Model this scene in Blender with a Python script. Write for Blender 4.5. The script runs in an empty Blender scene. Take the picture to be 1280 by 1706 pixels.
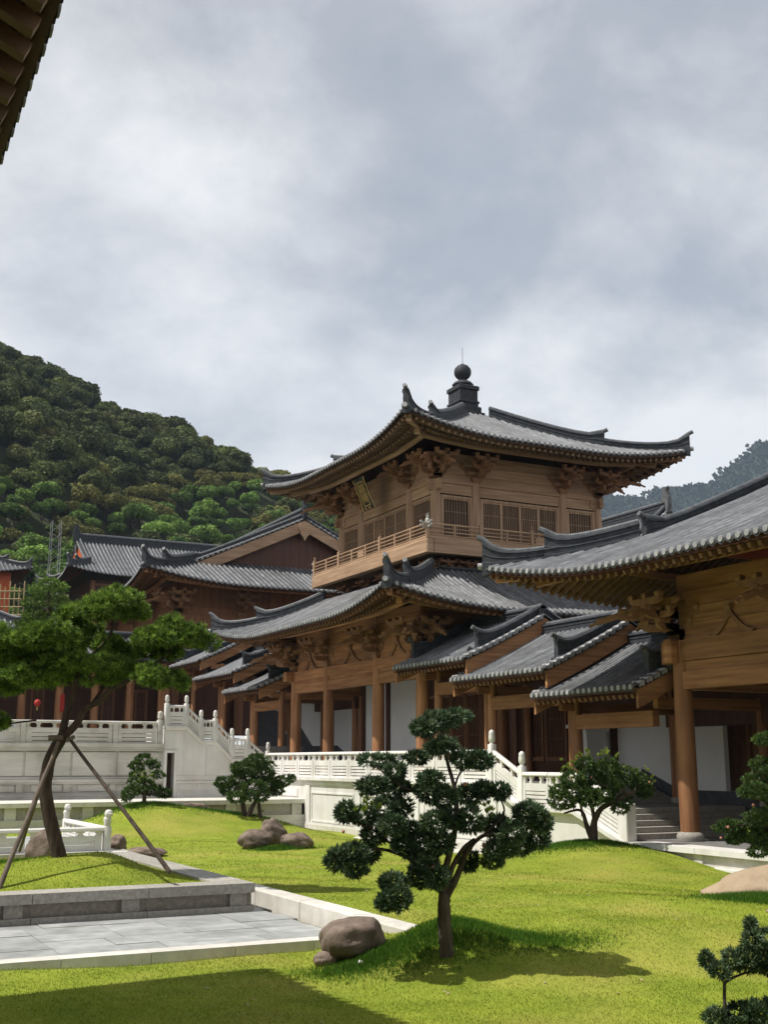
import bpy, bmesh, math, random
import numpy as np
from mathutils import Vector, Matrix, noise as mnoise
random.seed(7); RNG = np.random.default_rng(7)
SC = bpy.context.scene
COL = SC.collection
R = math.radians

# ------------------------------------------------------------------ camera
FPX, HOR = 1950.0, 415.0                       # focal length / horizon offset in photo pixels (1280 x 1706)
PITCH, YAW, EYE = math.atan(HOR / FPX), R(27.1), 2.6
cam_d = bpy.data.cameras.new('camera'); cam = bpy.data.objects.new('camera', cam_d); COL.objects.link(cam)
cam.location = (0, 0, EYE); cam.rotation_euler = (math.pi / 2 + PITCH, 0, -YAW)
cam_d.sensor_fit = 'VERTICAL'; cam_d.sensor_height = 36.0; cam_d.lens = FPX / 1706 * 36.0
cam_d.clip_start = 0.1; cam_d.clip_end = 6000
SC.camera = cam
CF = Vector((math.sin(YAW) * math.cos(PITCH), math.cos(YAW) * math.cos(PITCH), math.sin(PITCH)))
CR = Vector((math.cos(YAW), -math.sin(YAW), 0)); CU = CR.cross(CF)
def at(px, py, dist):
    """world point seen at a photo pixel, at a horizontal distance along the view"""
    v = CF + CR * ((px - 640) / FPX) + CU * ((853 - py) / FPX)
    h = v.x * math.sin(YAW) + v.y * math.cos(YAW)
    return Vector((0, 0, EYE)) + v * (dist / h)

# ------------------------------------------------------------------ sky, sun, exposure
SUN = Vector((-0.62, 0.18, 1.0)).normalized()
w = bpy.data.worlds.new('World'); SC.world = w; w.use_nodes = True
nt = w.node_tree; N = nt.nodes; L = nt.links; N.clear()
out = N.new('ShaderNodeOutputWorld'); bg = N.new('ShaderNodeBackground'); L.new(bg.outputs[0], out.inputs[0])
sky = N.new('ShaderNodeTexSky'); sky.sky_type = 'NISHITA'; sky.sun_disc = False
sky.sun_elevation = math.asin(SUN.z); sky.sun_rotation = math.atan2(SUN.x, SUN.y); sky.air_density = 1.0; sky.dust_density = 2.0
tc = N.new('ShaderNodeTexCoord'); sep = N.new('ShaderNodeSeparateXYZ'); L.new(tc.outputs['Generated'], sep.inputs[0])
def math_n(op, a, b=None):
    m = N.new('ShaderNodeMath'); m.operation = op
    for i, v in enumerate((a, b)):
        if v is None: continue
        if isinstance(v, (int, float)): m.inputs[i].default_value = v
        else: L.new(v, m.inputs[i])
    return m.outputs[0]
zc = math_n('MAXIMUM', sep.outputs['Z'], 0.0); den = math_n('ADD', zc, 0.42)
cmb = N.new('ShaderNodeCombineXYZ'); L.new(math_n('DIVIDE', sep.outputs['X'], den), cmb.inputs[0]); L.new(math_n('DIVIDE', sep.outputs['Y'], den), cmb.inputs[1])
def noise(scale, detail, rough, off, dist=0.0):
    n = N.new('ShaderNodeTexNoise'); n.inputs['Scale'].default_value = scale; n.inputs['Detail'].default_value = detail
    n.inputs['Roughness'].default_value = rough; n.inputs['Distortion'].default_value = dist
    mp = N.new('ShaderNodeMapping'); mp.inputs['Location'].default_value = off; L.new(cmb.outputs[0], mp.inputs[0]); L.new(mp.outputs[0], n.inputs['Vector'])
    return n.outputs[0]
n1 = noise(1.9, 9, .55, (3.9, 2.6, 0), .1)
n2 = noise(5.2, 10, .6, (7.1, 4.2, 2), .15)
hb = math_n('MULTIPLY', math_n('MAXIMUM', math_n('SUBTRACT', .64, zc), 0.0), .50)      # air brightens clouds towards the horizon all round
nraw = math_n('ADD', math_n('MULTIPLY', n1, .62), math_n('MULTIPLY', n2, .38))
nmix = math_n('ADD', math_n('ADD', math_n('MULTIPLY', math_n('SUBTRACT', nraw, .5), 1.05), .49), hb)
ramp = N.new('ShaderNodeValToRGB'); L.new(nmix, ramp.inputs[0]); e = ramp.color_ramp.elements
e[0].position, e[0].color = .39, (.31, .33, .37, 1)
e[1].position, e[1].color = .68, (.80, .795, .785, 1)
m_ = ramp.color_ramp.elements.new(.485); m_.color = (.385, .402, .437, 1)
m_ = ramp.color_ramp.elements.new(.57); m_.color = (.56, .568, .583, 1)
skm = N.new('ShaderNodeMix'); skm.data_type = 'RGBA'; skm.blend_type = 'MULTIPLY'; skm.inputs[0].default_value = 1
L.new(sky.outputs[0], skm.inputs[6]); skm.inputs[7].default_value = (.1, .1, .1, 1)
cov = N.new('ShaderNodeMapRange'); L.new(noise(.9, 4, .5, (1.3, 9.4, 5)), cov.inputs[0])
cov.inputs[1].default_value = .28; cov.inputs[2].default_value = .5; cov.inputs[3].default_value = .8; cov.inputs[4].default_value = 1.0
mx = N.new('ShaderNodeMix'); mx.data_type = 'RGBA'; L.new(cov.outputs[0], mx.inputs[0]); L.new(skm.outputs[2], mx.inputs[6]); L.new(ramp.outputs[0], mx.inputs[7])
L.new(mx.outputs[2], bg.inputs[0]); bg.inputs[1].default_value = 1.0

sd = bpy.data.lights.new('sun', 'SUN'); sd.energy = 4.6; sd.angle = R(0.6); sd.color = (1, .95, .87)
sun = bpy.data.objects.new('sun', sd); COL.objects.link(sun); sun.rotation_euler = (-SUN).to_track_quat('-Z', 'Y').to_euler(); sun.location = (0, 0, 60)
SC.view_settings.view_transform = 'Standard'; SC.view_settings.look = 'None'; SC.view_settings.exposure = 0.38; SC.view_settings.gamma = 1.0
SC.view_settings.use_curve_mapping = False
SC.render.engine = 'CYCLES'; SC.cycles.use_denoising = True; SC.cycles.max_bounces = 6; SC.cycles.diffuse_bounces = 3
SC.cycles.glossy_bounces = 2; SC.cycles.transmission_bounces = 2; SC.cycles.volume_bounces = 0; SC.cycles.caustics_reflective = False; SC.cycles.caustics_refractive = False
SC.cycles.sample_clamp_indirect = 4.0

# ------------------------------------------------------------------ materials
MAT = {}
def material(name, c1, c2, scale=(3, 3, 3), rough=.7, bump=0.0, bscale=None, detail=5, mid=None, spec=.3, rnd=0.0, island=0.0, big=0.0, bigcol=None, bigscale=.4, lo=.3, hi=.7, trans=0.0, tone=0.0):
    m = bpy.data.materials.new(name); m.use_nodes = True; t = m.node_tree; n = t.nodes; l = t.links
    b = n['Principled BSDF']; b.inputs['Roughness'].default_value = rough; b.inputs['Specular IOR Level'].default_value = spec
    g = n.new('ShaderNodeNewGeometry')
    mp = n.new('ShaderNodeMapping'); mp.inputs['Scale'].default_value = scale; l.new(g.outputs['Position'], mp.inputs[0])
    nz = n.new('ShaderNodeTexNoise'); nz.inputs['Scale'].default_value = 1; nz.inputs['Detail'].default_value = detail; nz.inputs['Roughness'].default_value = .62
    l.new(mp.outputs[0], nz.inputs['Vector'])
    rp = n.new('ShaderNodeValToRGB'); l.new(nz.outputs[0], rp.inputs[0])
    rp.color_ramp.elements[0].position = lo; rp.color_ramp.elements[0].color = (*c1, 1)
    rp.color_ramp.elements[1].position = hi; rp.color_ramp.elements[1].color = (*c2, 1)
    col = rp.outputs[0]
    if big:
        n3 = n.new('ShaderNodeTexNoise'); n3.inputs['Scale'].default_value = bigscale; n3.inputs['Detail'].default_value = 6; l.new(g.outputs['Position'], n3.inputs['Vector'])
        r3 = n.new('ShaderNodeMapRange'); l.new(n3.outputs[0], r3.inputs[0]); r3.inputs[1].default_value = .48; r3.inputs[2].default_value = .72; r3.inputs[4].default_value = big
        x = n.new('ShaderNodeMix'); x.data_type = 'RGBA'; l.new(r3.outputs[0], x.inputs[0]); l.new(col, x.inputs[6]); x.inputs[7].default_value = (*bigcol, 1); col = x.outputs[2]
    if rnd or island:
        hs = n.new('ShaderNodeHueSaturation'); l.new(col, hs.inputs['Color'])
        if island: src = g.outputs['Random Per Island']; amt = island
        else:
            oi = n.new('ShaderNodeObjectInfo'); src = oi.outputs['Random']; amt = rnd
        mr = n.new('ShaderNodeMapRange'); l.new(src, mr.inputs[0]); mr.inputs[3].default_value = 1 - amt; mr.inputs[4].default_value = 1 + amt
        l.new(mr.outputs[0], hs.inputs['Value']); col = hs.outputs[0]
    if tone:                                               # tuft-to-tuft variation stored with the leaves
        ta = n.new('ShaderNodeAttribute'); ta.attribute_name = 'tone'; h2 = n.new('ShaderNodeHueSaturation'); l.new(col, h2.inputs['Color']); m2 = n.new('ShaderNodeMapRange'); l.new(ta.outputs['Fac'], m2.inputs[0]); m2.inputs[3].default_value = 1 - tone; m2.inputs[4].default_value = 1 + tone
        m3 = n.new('ShaderNodeMapRange'); l.new(ta.outputs['Fac'], m3.inputs[0]); m3.inputs[3].default_value = .515; m3.inputs[4].default_value = .485
        l.new(m2.outputs[0], h2.inputs['Value']); l.new(m3.outputs[0], h2.inputs['Hue']); col = h2.outputs[0]
    l.new(col, b.inputs['Base Color'])
    if bump:
        n2_ = n.new('ShaderNodeTexNoise'); n2_.inputs['Scale'].default_value = 1; n2_.inputs['Detail'].default_value = 6
        mp2 = n.new('ShaderNodeMapping'); mp2.inputs['Scale'].default_value = bscale or scale; l.new(g.outputs['Position'], mp2.inputs[0]); l.new(mp2.outputs[0], n2_.inputs['Vector'])
        bp = n.new('ShaderNodeBump'); bp.inputs['Strength'].default_value = bump; bp.inputs['Distance'].default_value = .02
        l.new(n2_.outputs[0], bp.inputs['Height']); l.new(bp.outputs[0], b.inputs['Normal'])
    if trans:
        o = n['Material Output']; tr = n.new('ShaderNodeBsdfTranslucent'); l.new(col, tr.inputs[0]); ms = n.new('ShaderNodeMixShader'); ms.inputs[0].default_value = trans
        l.new(b.outputs[0], ms.inputs[1]); l.new(tr.outputs[0], ms.inputs[2]); l.new(ms.outputs[0], o.inputs[0])
    MAT[name] = m; return m
# pale weathered timber (upper storey), orange timber (lower storeys); grain upright (v) or lying (h)
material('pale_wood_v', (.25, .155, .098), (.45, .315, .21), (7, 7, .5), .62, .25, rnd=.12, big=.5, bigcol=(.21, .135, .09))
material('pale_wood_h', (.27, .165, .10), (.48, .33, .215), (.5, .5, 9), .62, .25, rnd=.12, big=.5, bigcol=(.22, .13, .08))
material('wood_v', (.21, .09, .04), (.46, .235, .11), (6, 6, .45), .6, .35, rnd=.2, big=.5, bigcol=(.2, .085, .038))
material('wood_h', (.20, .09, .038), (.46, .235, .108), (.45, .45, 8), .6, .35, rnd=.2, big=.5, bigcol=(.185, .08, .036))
material('rafter_wood', (.115, .058, .028), (.215, .112, .056), (3, 3, 3), .65, .2, rnd=.12)  # orange rafters: shade under the eaves is darkened into the wood colour
material('rafter_pale', (.14, .088, .056), (.25, .165, .108), (3, 3, 3), .65, .2, rnd=.12)  # pale rafters, eave shade likewise put into the colour
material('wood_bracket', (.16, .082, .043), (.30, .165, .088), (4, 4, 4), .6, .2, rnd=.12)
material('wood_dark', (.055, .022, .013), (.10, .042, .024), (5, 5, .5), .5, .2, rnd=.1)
material('wood_hall', (.15, .068, .034), (.26, .13, .066), (5, 5, .5), .6, .2, rnd=.1)
material('lattice_gap', (.05, .034, .025), (.085, .058, .042), (5, 5, 5), .7)
material('tile', (.09, .094, .102), (.225, .23, .24), (2.6, 2.6, 2.6), .4, .4, (9, 9, 9), rnd=.2, spec=.4, big=.7, bigcol=(.085, .088, .085), bigscale=.7)
material('tile_pan', (.035, .037, .042), (.07, .073, .08), (3, 3, 3), .6, .2, spec=.4)
material('ridge_tile', (.022, .026, .032), (.058, .063, .072), (5, 5, 5), .65, .4, (14, 14, 14), spec=.2, rnd=.1)
material('ridge_cap', (.06, .065, .072), (.145, .15, .157), (5, 5, 5), .5, .3, (14, 14, 14), rnd=.1)
material('tile_end', (.20, .205, .21), (.36, .362, .368), (6, 6, 6), .5, .2, (20, 20, 20), rnd=.12)
material('white_stone', (.60, .59, .56), (.72, .71, .685), (2.2, 2.2, .35), .6, .15, (12, 12, 12), rnd=.05, big=.55, bigcol=(.47, .45, .40), bigscale=.8)
material('old_stone', (.43, .42, .385), (.60, .585, .54), (.5, .5, 3.5), .7, .2, (10, 10, 10), rnd=.05, big=.75, bigcol=(.27, .26, .22), bigscale=.9)
material('granite', (.24, .228, .20), (.41, .39, .35), (14, 14, 14), .75, .3, (40, 40, 40), rnd=.08, big=.4, bigcol=(.2, .185, .15))
material('granite_panel', (.18, .166, .142), (.31, .288, .248), (14, 14, 14), .75, .3, (40, 40, 40), rnd=.08)
material('paving', (.24, .25, .245), (.42, .43, .42), (2.5, 2.5, 2.5), .6, .25, (20, 20, 20), rnd=.12, big=.6, bigcol=(.2, .205, .2), bigscale=1.3)
material('kerb_stone', (.50, .48, .43), (.66, .64, .59), (4, 4, 4), .7, .2, (20, 20, 20), rnd=.08, big=.5, bigcol=(.36, .33, .28))
material('floor_stone', (.14, .135, .13), (.22, .215, .205), (3, 3, 3), .6, .1)
material('plaster', (.70, .715, .73), (.78, .79, .80), (.7, .7, .7), .85, .05, (30, 30, 30))
material('dado', (.045, .05, .06), (.085, .09, .10), (3, 3, 3), .6, .1)
material('gold', (.34, .235, .07), (.48, .34, .11), (5, 5, 5), .35, spec=.6)
material('plaque_black', (.012, .013, .013), (.03, .03, .03), (5, 5, 5), .35, spec=.5)
material('metal_pale', (.28, .28, .27), (.42, .42, .40), (5, 5, 5), .35, spec=.7)
material('vermilion', (.42, .085, .025), (.55, .13, .04), (3, 3, 3), .6)
material('red_cloth', (.33, .025, .018), (.45, .04, .025), (3, 3, 3), .7)
material('lawn', (.14, .19, .019), (.25, .295, .036), (1.1, 1.1, 1.1), .9, .8, (30, 30, 30), detail=10, spec=.1, big=.85, bigcol=(.30, .285, .06), bigscale=.45)
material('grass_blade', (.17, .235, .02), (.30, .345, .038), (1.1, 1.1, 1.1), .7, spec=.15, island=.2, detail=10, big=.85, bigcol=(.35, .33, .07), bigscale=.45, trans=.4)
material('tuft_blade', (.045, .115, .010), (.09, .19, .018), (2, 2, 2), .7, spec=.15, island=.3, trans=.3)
material('earth', (.09, .07, .045), (.16, .125, .08), (3, 3, 3), .95, .5)
material('rock', (.085, .062, .048), (.26, .20, .16), (4, 4, 4), .85, .8, (9, 9, 9), detail=9, rnd=.1, big=.6, bigcol=(.055, .042, .034), bigscale=2.5)
material('rock_pale', (.27, .20, .13), (.38, .295, .20), (3, 3, 3), .85, .6, (9, 9, 9), detail=9)
material('bark', (.018, .012, .009), (.085, .058, .043), (14, 14, 2.2), .9, 1.0, (22, 22, 5), detail=8)
material('bark_smooth', (.03, .022, .016), (.095, .072, .055), (10, 10, 2.5), .9, .8, (20, 20, 6), detail=8)
material('pole_wood', (.075, .058, .044), (.17, .135, .10), (8, 8, 1), .8, .4)
material('pine_needle', (.07, .135, .02), (.21, .325, .055), (1.3, 1.3, 1.3), .6, spec=.25, island=.15, trans=.3, tone=.5)
material('podo_leaf', (.034, .072, .03), (.12, .175, .09), (2.5, 2.5, 2.5), .5, spec=.3, island=.2, trans=.15, tone=.45)
material('podo_leaf_warm', (.035, .072, .018), (.10, .16, .04), (2.5, 2.5, 2.5), .5, spec=.3, island=.2, trans=.2, tone=.45)
material('new_shoot', (.17, .26, .03), (.30, .38, .07), (3, 3, 3), .6, spec=.2, island=.25, trans=.3)
material('forest_dark', (.03, .05, .014), (.135, .155, .045), (.12, .12, .12), .75, spec=.2, rnd=.45, trans=.06)
material('forest_bright', (.055, .115, .024), (.18, .28, .055), (.2, .2, .2), .75, spec=.2, rnd=.42, trans=.2)
material('forest_olive', (.085, .095, .025), (.19, .18, .05), (.2, .2, .2), .75, spec=.2, rnd=.35, trans=.2)
material('forest_floor', (.018, .026, .009), (.05, .06, .018), (.15, .15, .15), .95)
material('far_wood', (.012, .024, .014), (.032, .048, .024), (.06, .06, .06), .9, 1.0, (.12, .12, .12), detail=9)
material('bamboo', (.26, .19, .09), (.42, .33, .17), (5, 5, 5), .6)
material('cone_red', (.32, .11, .07), (.5, .27, .18), (8, 8, 8), .6)

# ------------------------------------------------------------------ object helpers
WM = {}
def setp(o, parent):
    if parent is not None:
        o.parent = parent; o.matrix_parent_inverse = WM[parent.name].inverted()
def tag(o, label=None, cat=None, group=None, kind=None):
    if label: o['label'] = label
    if cat: o['category'] = cat
    if group: o['group'] = group
    if kind: o['kind'] = kind
    return o
def link(name, data, parent=None, mw=None):
    o = bpy.data.objects.new(name, data); COL.objects.link(o)
    m = mw if mw is not None else Matrix.Identity(4)
    o.matrix_basis = m; WM[o.name] = m.copy(); setp(o, parent); return o
def thing(name, loc, label, cat, group=None):
    o = link(name, None, None, Matrix.Translation(loc)); o.empty_display_size = .3
    return tag(o, label, cat, group)
class MB:
    """collects geometry for ONE mesh object"""
    def __init__(s): s.v = []; s.f = []; s.mi = []; s.m = 0
    def add(s, vs, fs):
        b = len(s.v); s.v += [tuple(p) for p in vs]; s.f += [[b + i for i in f] for f in fs]; s.mi += [s.m] * len(fs)
    def box(s, x0, x1, y0, y1, z0, z1):
        s.add([(x0, y0, z0), (x1, y0, z0), (x1, y1, z0), (x0, y1, z0), (x0, y0, z1), (x1, y0, z1), (x1, y1, z1), (x0, y1, z1)],
              [(3, 2, 1, 0), (4, 5, 6, 7), (0, 1, 5, 4), (1, 2, 6, 5), (2, 3, 7, 6), (3, 0, 4, 7)])
    def bev(s, x0, x1, y0, y1, z0, z1, b=.02):
        """box with chamfered vertical and top edges"""
        def ring(i, z): return [(x0 + i, y0 + b, z), (x0 + b, y0 + i, z), (x1 - b, y0 + i, z), (x1 - i, y0 + b, z), (x1 - i, y1 - b, z), (x1 - b, y1 - i, z), (x0 + b, y1 - i, z), (x0 + i, y1 - b, z)]
        rs = [ring(0, z0), ring(0, z1 - b), ring(b * .8, z1)]
        vs = sum(rs, []); fs = [tuple(range(7, -1, -1)), tuple(range(16, 24))]
        for k in range(2): fs += [(8 * k + i, 8 * k + (i + 1) % 8, 8 * k + 8 + (i + 1) % 8, 8 * k + 8 + i) for i in range(8)]
        s.add(vs, fs)
    def bar(s, a, b, w_, h, up=Vector((0, 0, 1))):
        """box from a to b, w_ wide and h high, centred on the line"""
        a, b = Vector(a), Vector(b); t = (b - a).normalized(); sd_ = t.cross(up)
        if sd_.length < 1e-4: sd_ = Vector((1, 0, 0))
        sd_.normalize(); u = sd_.cross(t)
        vs = [p + sd_ * (i * w_ / 2) + u * (j * h / 2) for p in (a, b) for i, j in ((-1, -1), (1, -1), (1, 1), (-1, 1))]
        s.add(vs, [(0, 1, 2, 3), (7, 6, 5, 4), (0, 4, 5, 1), (1, 5, 6, 2), (2, 6, 7, 3), (3, 7, 4, 0)])
    def tube(s, pts, rad, n=8, caps=True, wob=0.0):
        pts = [Vector(p) for p in pts]; rad = rad if isinstance(rad, (list, tuple)) else [rad] * len(pts); vs = []
        ref = Vector((.3, .2, 1)).normalized()
        for i, p in enumerate(pts):
            t = (pts[min(i + 1, len(pts) - 1)] - pts[max(i - 1, 0)]).normalized()
            a = t.cross(ref)
            if a.length < .15: a = t.cross(Vector((1, .1, 0)))
            a.normalize(); b = t.cross(a)
            for k in range(n):
                an = 2 * math.pi * k / n; r_ = rad[i] * (1 + wob * (random.random() - .5)); vs.append(p + (a * math.cos(an) + b * math.sin(an)) * r_)
        fs = [(i * n + k, (i + 1) * n + k, (i + 1) * n + (k + 1) % n, i * n + (k + 1) % n) for i in range(len(pts) - 1) for k in range(n)]
        if caps: fs += [tuple(range(n)), tuple(range(len(pts) * n - 1, (len(pts) - 1) * n - 1, -1))]
        s.add(vs, fs)
    def lathe(s, c, prof, n=12):
        c = Vector(c); vs = [c + Vector((r_ * math.cos(2 * math.pi * k / n), r_ * math.sin(2 * math.pi * k / n), z)) for r_, z in prof for k in range(n)]
        fs = [(i * n + k, i * n + (k + 1) % n, (i + 1) * n + (k + 1) % n, (i + 1) * n + k) for i in range(len(prof) - 1) for k in range(n)]
        fs += [tuple(range(n - 1, -1, -1)), tuple(range((len(prof) - 1) * n, len(prof) * n))]
        s.add(vs, fs)
    def prism(s, poly, o, ex, ey, en, t):
        """polygon (u,v) in the frame o,ex,ey, thickened from 0 to t along en"""
        o, ex, ey, en = Vector(o), Vector(ex), Vector(ey), Vector(en); n = len(poly)
        vs = [o + ex * u + ey * v for u, v in poly] + [o + ex * u + ey * v + en * t for u, v in poly]
        s.add(vs, [tuple(range(n - 1, -1, -1)), tuple(range(n, 2 * n))] + [(i, (i + 1) % n, n + (i + 1) % n, n + i) for i in range(n)])
    def sweep(s, pts, prof, hs=None, caps=True, ws=None):
        """closed (lateral, up) profile along a path, kept upright"""
        pts = [Vector(p) for p in pts]; n = len(prof); vs = []
        for i, p in enumerate(pts):
            t = pts[min(i + 1, len(pts) - 1)] - pts[max(i - 1, 0)]; t.z = 0
            sd_ = Vector((t.y, -t.x, 0)).normalized(); k = hs[i] if hs else 1.0; kw = ws[i] if ws else 1.0
            vs += [p + sd_ * (u * kw) + Vector((0, 0, v * k)) for u, v in prof]
        fs = [(i * n + j, i * n + (j + 1) % n, (i + 1) * n + (j + 1) % n, (i + 1) * n + j) for i in range(len(pts) - 1) for j in range(n)]
        if caps: fs += [tuple(range(n - 1, -1, -1)), tuple(range((len(pts) - 1) * n, len(pts) * n))]
        s.add(vs, fs)
    def mesh(s, name, mats, smooth=False):
        me = bpy.data.meshes.new(name); me.from_pydata(s.v, [], s.f)
        for m in (mats if isinstance(mats, (list, tuple)) else [mats]): me.materials.append(MAT[m])
        if any(s.mi): me.polygons.foreach_set('material_index', s.mi)
        bm = bmesh.new(); bm.from_mesh(me); bmesh.ops.recalc_face_normals(bm, faces=bm.faces); bm.to_mesh(me); bm.free()
        if smooth is not False:
            me.polygons.foreach_set('use_smooth', [True] * len(me.polygons))
            try: me.set_sharp_from_angle(angle=R(smooth if smooth is not True else 40))
            except Exception: pass
        return me
    def build(s, name, mats, parent=None, smooth=False, **k):
        o = link(name, s.mesh(name, mats, smooth), parent); tag(o, **k); return o
def one(fn, name, mats, parent=None, smooth=False, **k):
    m = MB(); fn(m); return m.build(name, mats, parent, smooth, **k)
def boxo(name, mat, parent, *a, **k):
    m = MB(); m.box(*a); return m.build(name, mat, parent, **k)
def T(x, y, z, rz=0, sx=1, sy=1, sz=1):
    return Matrix.Translation((x, y, z)) @ Matrix.Rotation(rz, 4, 'Z') @ Matrix.Diagonal((sx, sy, sz, 1))
def fast_mesh(name, verts, faces, mats, mi=None):
    """verts (N,3), faces (M,k) arrays"""
    me = bpy.data.meshes.new(name); nv, (nf, k) = len(verts), faces.shape
    me.vertices.add(nv); me.vertices.foreach_set('co', np.ascontiguousarray(verts, dtype=np.float32).ravel())
    me.loops.add(nf * k); me.loops.foreach_set('vertex_index', np.ascontiguousarray(faces, dtype=np.int32).ravel())
    me.polygons.add(nf); me.polygons.foreach_set('loop_start', np.arange(0, nf * k, k, dtype=np.int32))
    for m in mats: me.materials.append(MAT[m])
    if mi is not None: me.polygons.foreach_set('material_index', np.ascontiguousarray(mi, dtype=np.int32))
    me.update(calc_edges=True); me.validate(); return me
# ------------------------------------------------------------------ roof library
def V(x, y, z=0): return Vector((x, y, z))
def ridge_prof(wd, h):
    a = wd / 2
    return [(-a * 1.25, -.12), (a * 1.25, -.12), (a * 1.25, .14 * h), (a * .85, .18 * h), (a * .85, .40 * h), (a * 1.0, .43 * h), (a * .85, .47 * h), (a * .85, .74 * h), (a * 1.15, .78 * h),
            (a * 1.05, .9 * h), (a * .5, h), (-a * .5, h), (-a * 1.05, .9 * h), (-a * 1.15, .78 * h), (-a * .85, .74 * h), (-a * .85, .47 * h), (-a * 1.0, .43 * h), (-a * .85, .40 * h), (-a * .85, .18 * h), (-a * 1.25, .14 * h)]
def ridge(name, pts, wd, h, parent, up0=0.0, up1=0.0, fall=.5):
    """ridge of stacked tiles along pts; up0/up1 = extra lift of the top at either end"""
    l = [0]
    for a, b in zip(pts, pts[1:]): l.append(l[-1] + (Vector(b) - Vector(a)).length)
    hs = [1 + up0 / h * math.exp(-d / fall) + up1 / h * math.exp(-(l[-1] - d) / fall) for d in l]
    m = MB(); pr = ridge_prof(wd, h); m.sweep(pts, pr, hs); m.m = 1      # then the rounded cap tile along the top
    top = [Vector(p) + V(0, 0, h * k - .015) for p, k in zip(pts, hs)]
    if up0:
        d = (top[0] - top[1]); d.z = 0; top = [top[0] + d.normalized() * .16 + V(0, 0, .07)] + top
    if up1:
        d = (top[-1] - top[-2]); d.z = 0; top = top + [top[-1] + d.normalized() * .16 + V(0, 0, .07)]
    m.tube(top, wd * .34, 8)
    return m.build(name, ['ridge_tile', 'ridge_cap'], parent, smooth=35)
class Side:
    def __init__(s, o, n, e, S): s.o, s.n, s.e, s.S = Vector(o), Vector(n), Vector(e), S
class Roof:
    """curved tiled roof on a rectangle: hips at 45 degrees, either cut off at depth D or running into a gable"""
    def __init__(s, cx, cy, A, B, zE, m0, k, lift, C, flare, D=None, G=None):
        s.cx, s.cy, s.A, s.B, s.zE, s.m0, s.k, s.lift, s.C, s.flare, s.D, s.G = cx, cy, A, B, zE, m0, k, lift, C, flare, D, G
        s.sides = {'W': Side((cx - A, cy, 0), (1, 0, 0), (0, 1, 0), B), 'E': Side((cx + A, cy, 0), (-1, 0, 0), (0, 1, 0), B),
                   'S': Side((cx, cy - B, 0), (0, 1, 0), (1, 0, 0), A), 'N': Side((cx, cy + B, 0), (0, -1, 0), (1, 0, 0), A)}
    def prof(s, d): return s.m0 * d + s.k * d * d
    def dmax(s, sd_, t):
        S = s.sides[sd_].S; c = S - abs(t)
        if s.G is None: return min(c, s.D)
        Dh = s.B - s.G                                    # ridge runs along y; gables at cy +- G
        if sd_ in 'WE': return s.A if abs(t) <= s.G else c
        return min(c, Dh + .75)
    def pt(s, sd_, t, d, dz=0.0):
        q = s.sides[sd_]; c = q.S - abs(t); fd = max(0, 1 - max(d, 0) / s.C); wv = max(0, 1 - c / s.C) ** 2 * fd
        p = q.o + q.e * t + q.n * d + (q.e * (1 if t > 0 else -1) - q.n) * (s.flare * wv)
        p.z = s.zE + s.prof(d) + s.lift * max(0, 1 - c / s.C) ** 2.2 * fd + dz
        return p
    def hip(s, sx, sy, h):
        return s.pt('W' if sx < 0 else 'E', sy * (s.B - h), h)
def rows_of(rf, sd_, pitch):
    q = rf.sides[sd_]; n = max(4, int(round(2 * q.S / pitch))); p = 2 * q.S / n; return n, [-q.S + i * p for i in range(n + 1)]
def roof_part(rf, sides, par, pitch, name='roof'):
    """the sheet of pan tiles with a pointed drip tile under each pan, plus the boarding below"""
    m = MB(); K = 8
    for sd_ in sides:
        q = rf.sides[sd_]; n, ts = rows_of(rf, sd_, pitch)
        for dz, mi in ((0, 0), (-.17, 1)):
            g = [[rf.pt(sd_, t, rf.dmax(sd_, t) * j / K, dz) for j in range(K + 1)] for t in ts]; m.m = mi
            m.add(sum(g, []), [(i * (K + 1) + j, i * (K + 1) + j + 1, (i + 1) * (K + 1) + j + 1, (i + 1) * (K + 1) + j) for i in range(n) for j in range(K)])
            if mi == 0:
                for i in range(n):
                    a, b = g[i][0] - q.n * .03, g[i + 1][0] - q.n * .03; mid = (a + b) / 2
                    m.add([a, b, b - V(0, 0, .05), mid - V(0, 0, .13), a - V(0, 0, .05)], [(0, 1, 2, 3, 4)])
    return m.build(name, ['tile_pan', 'wood_dark'], par)
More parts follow.
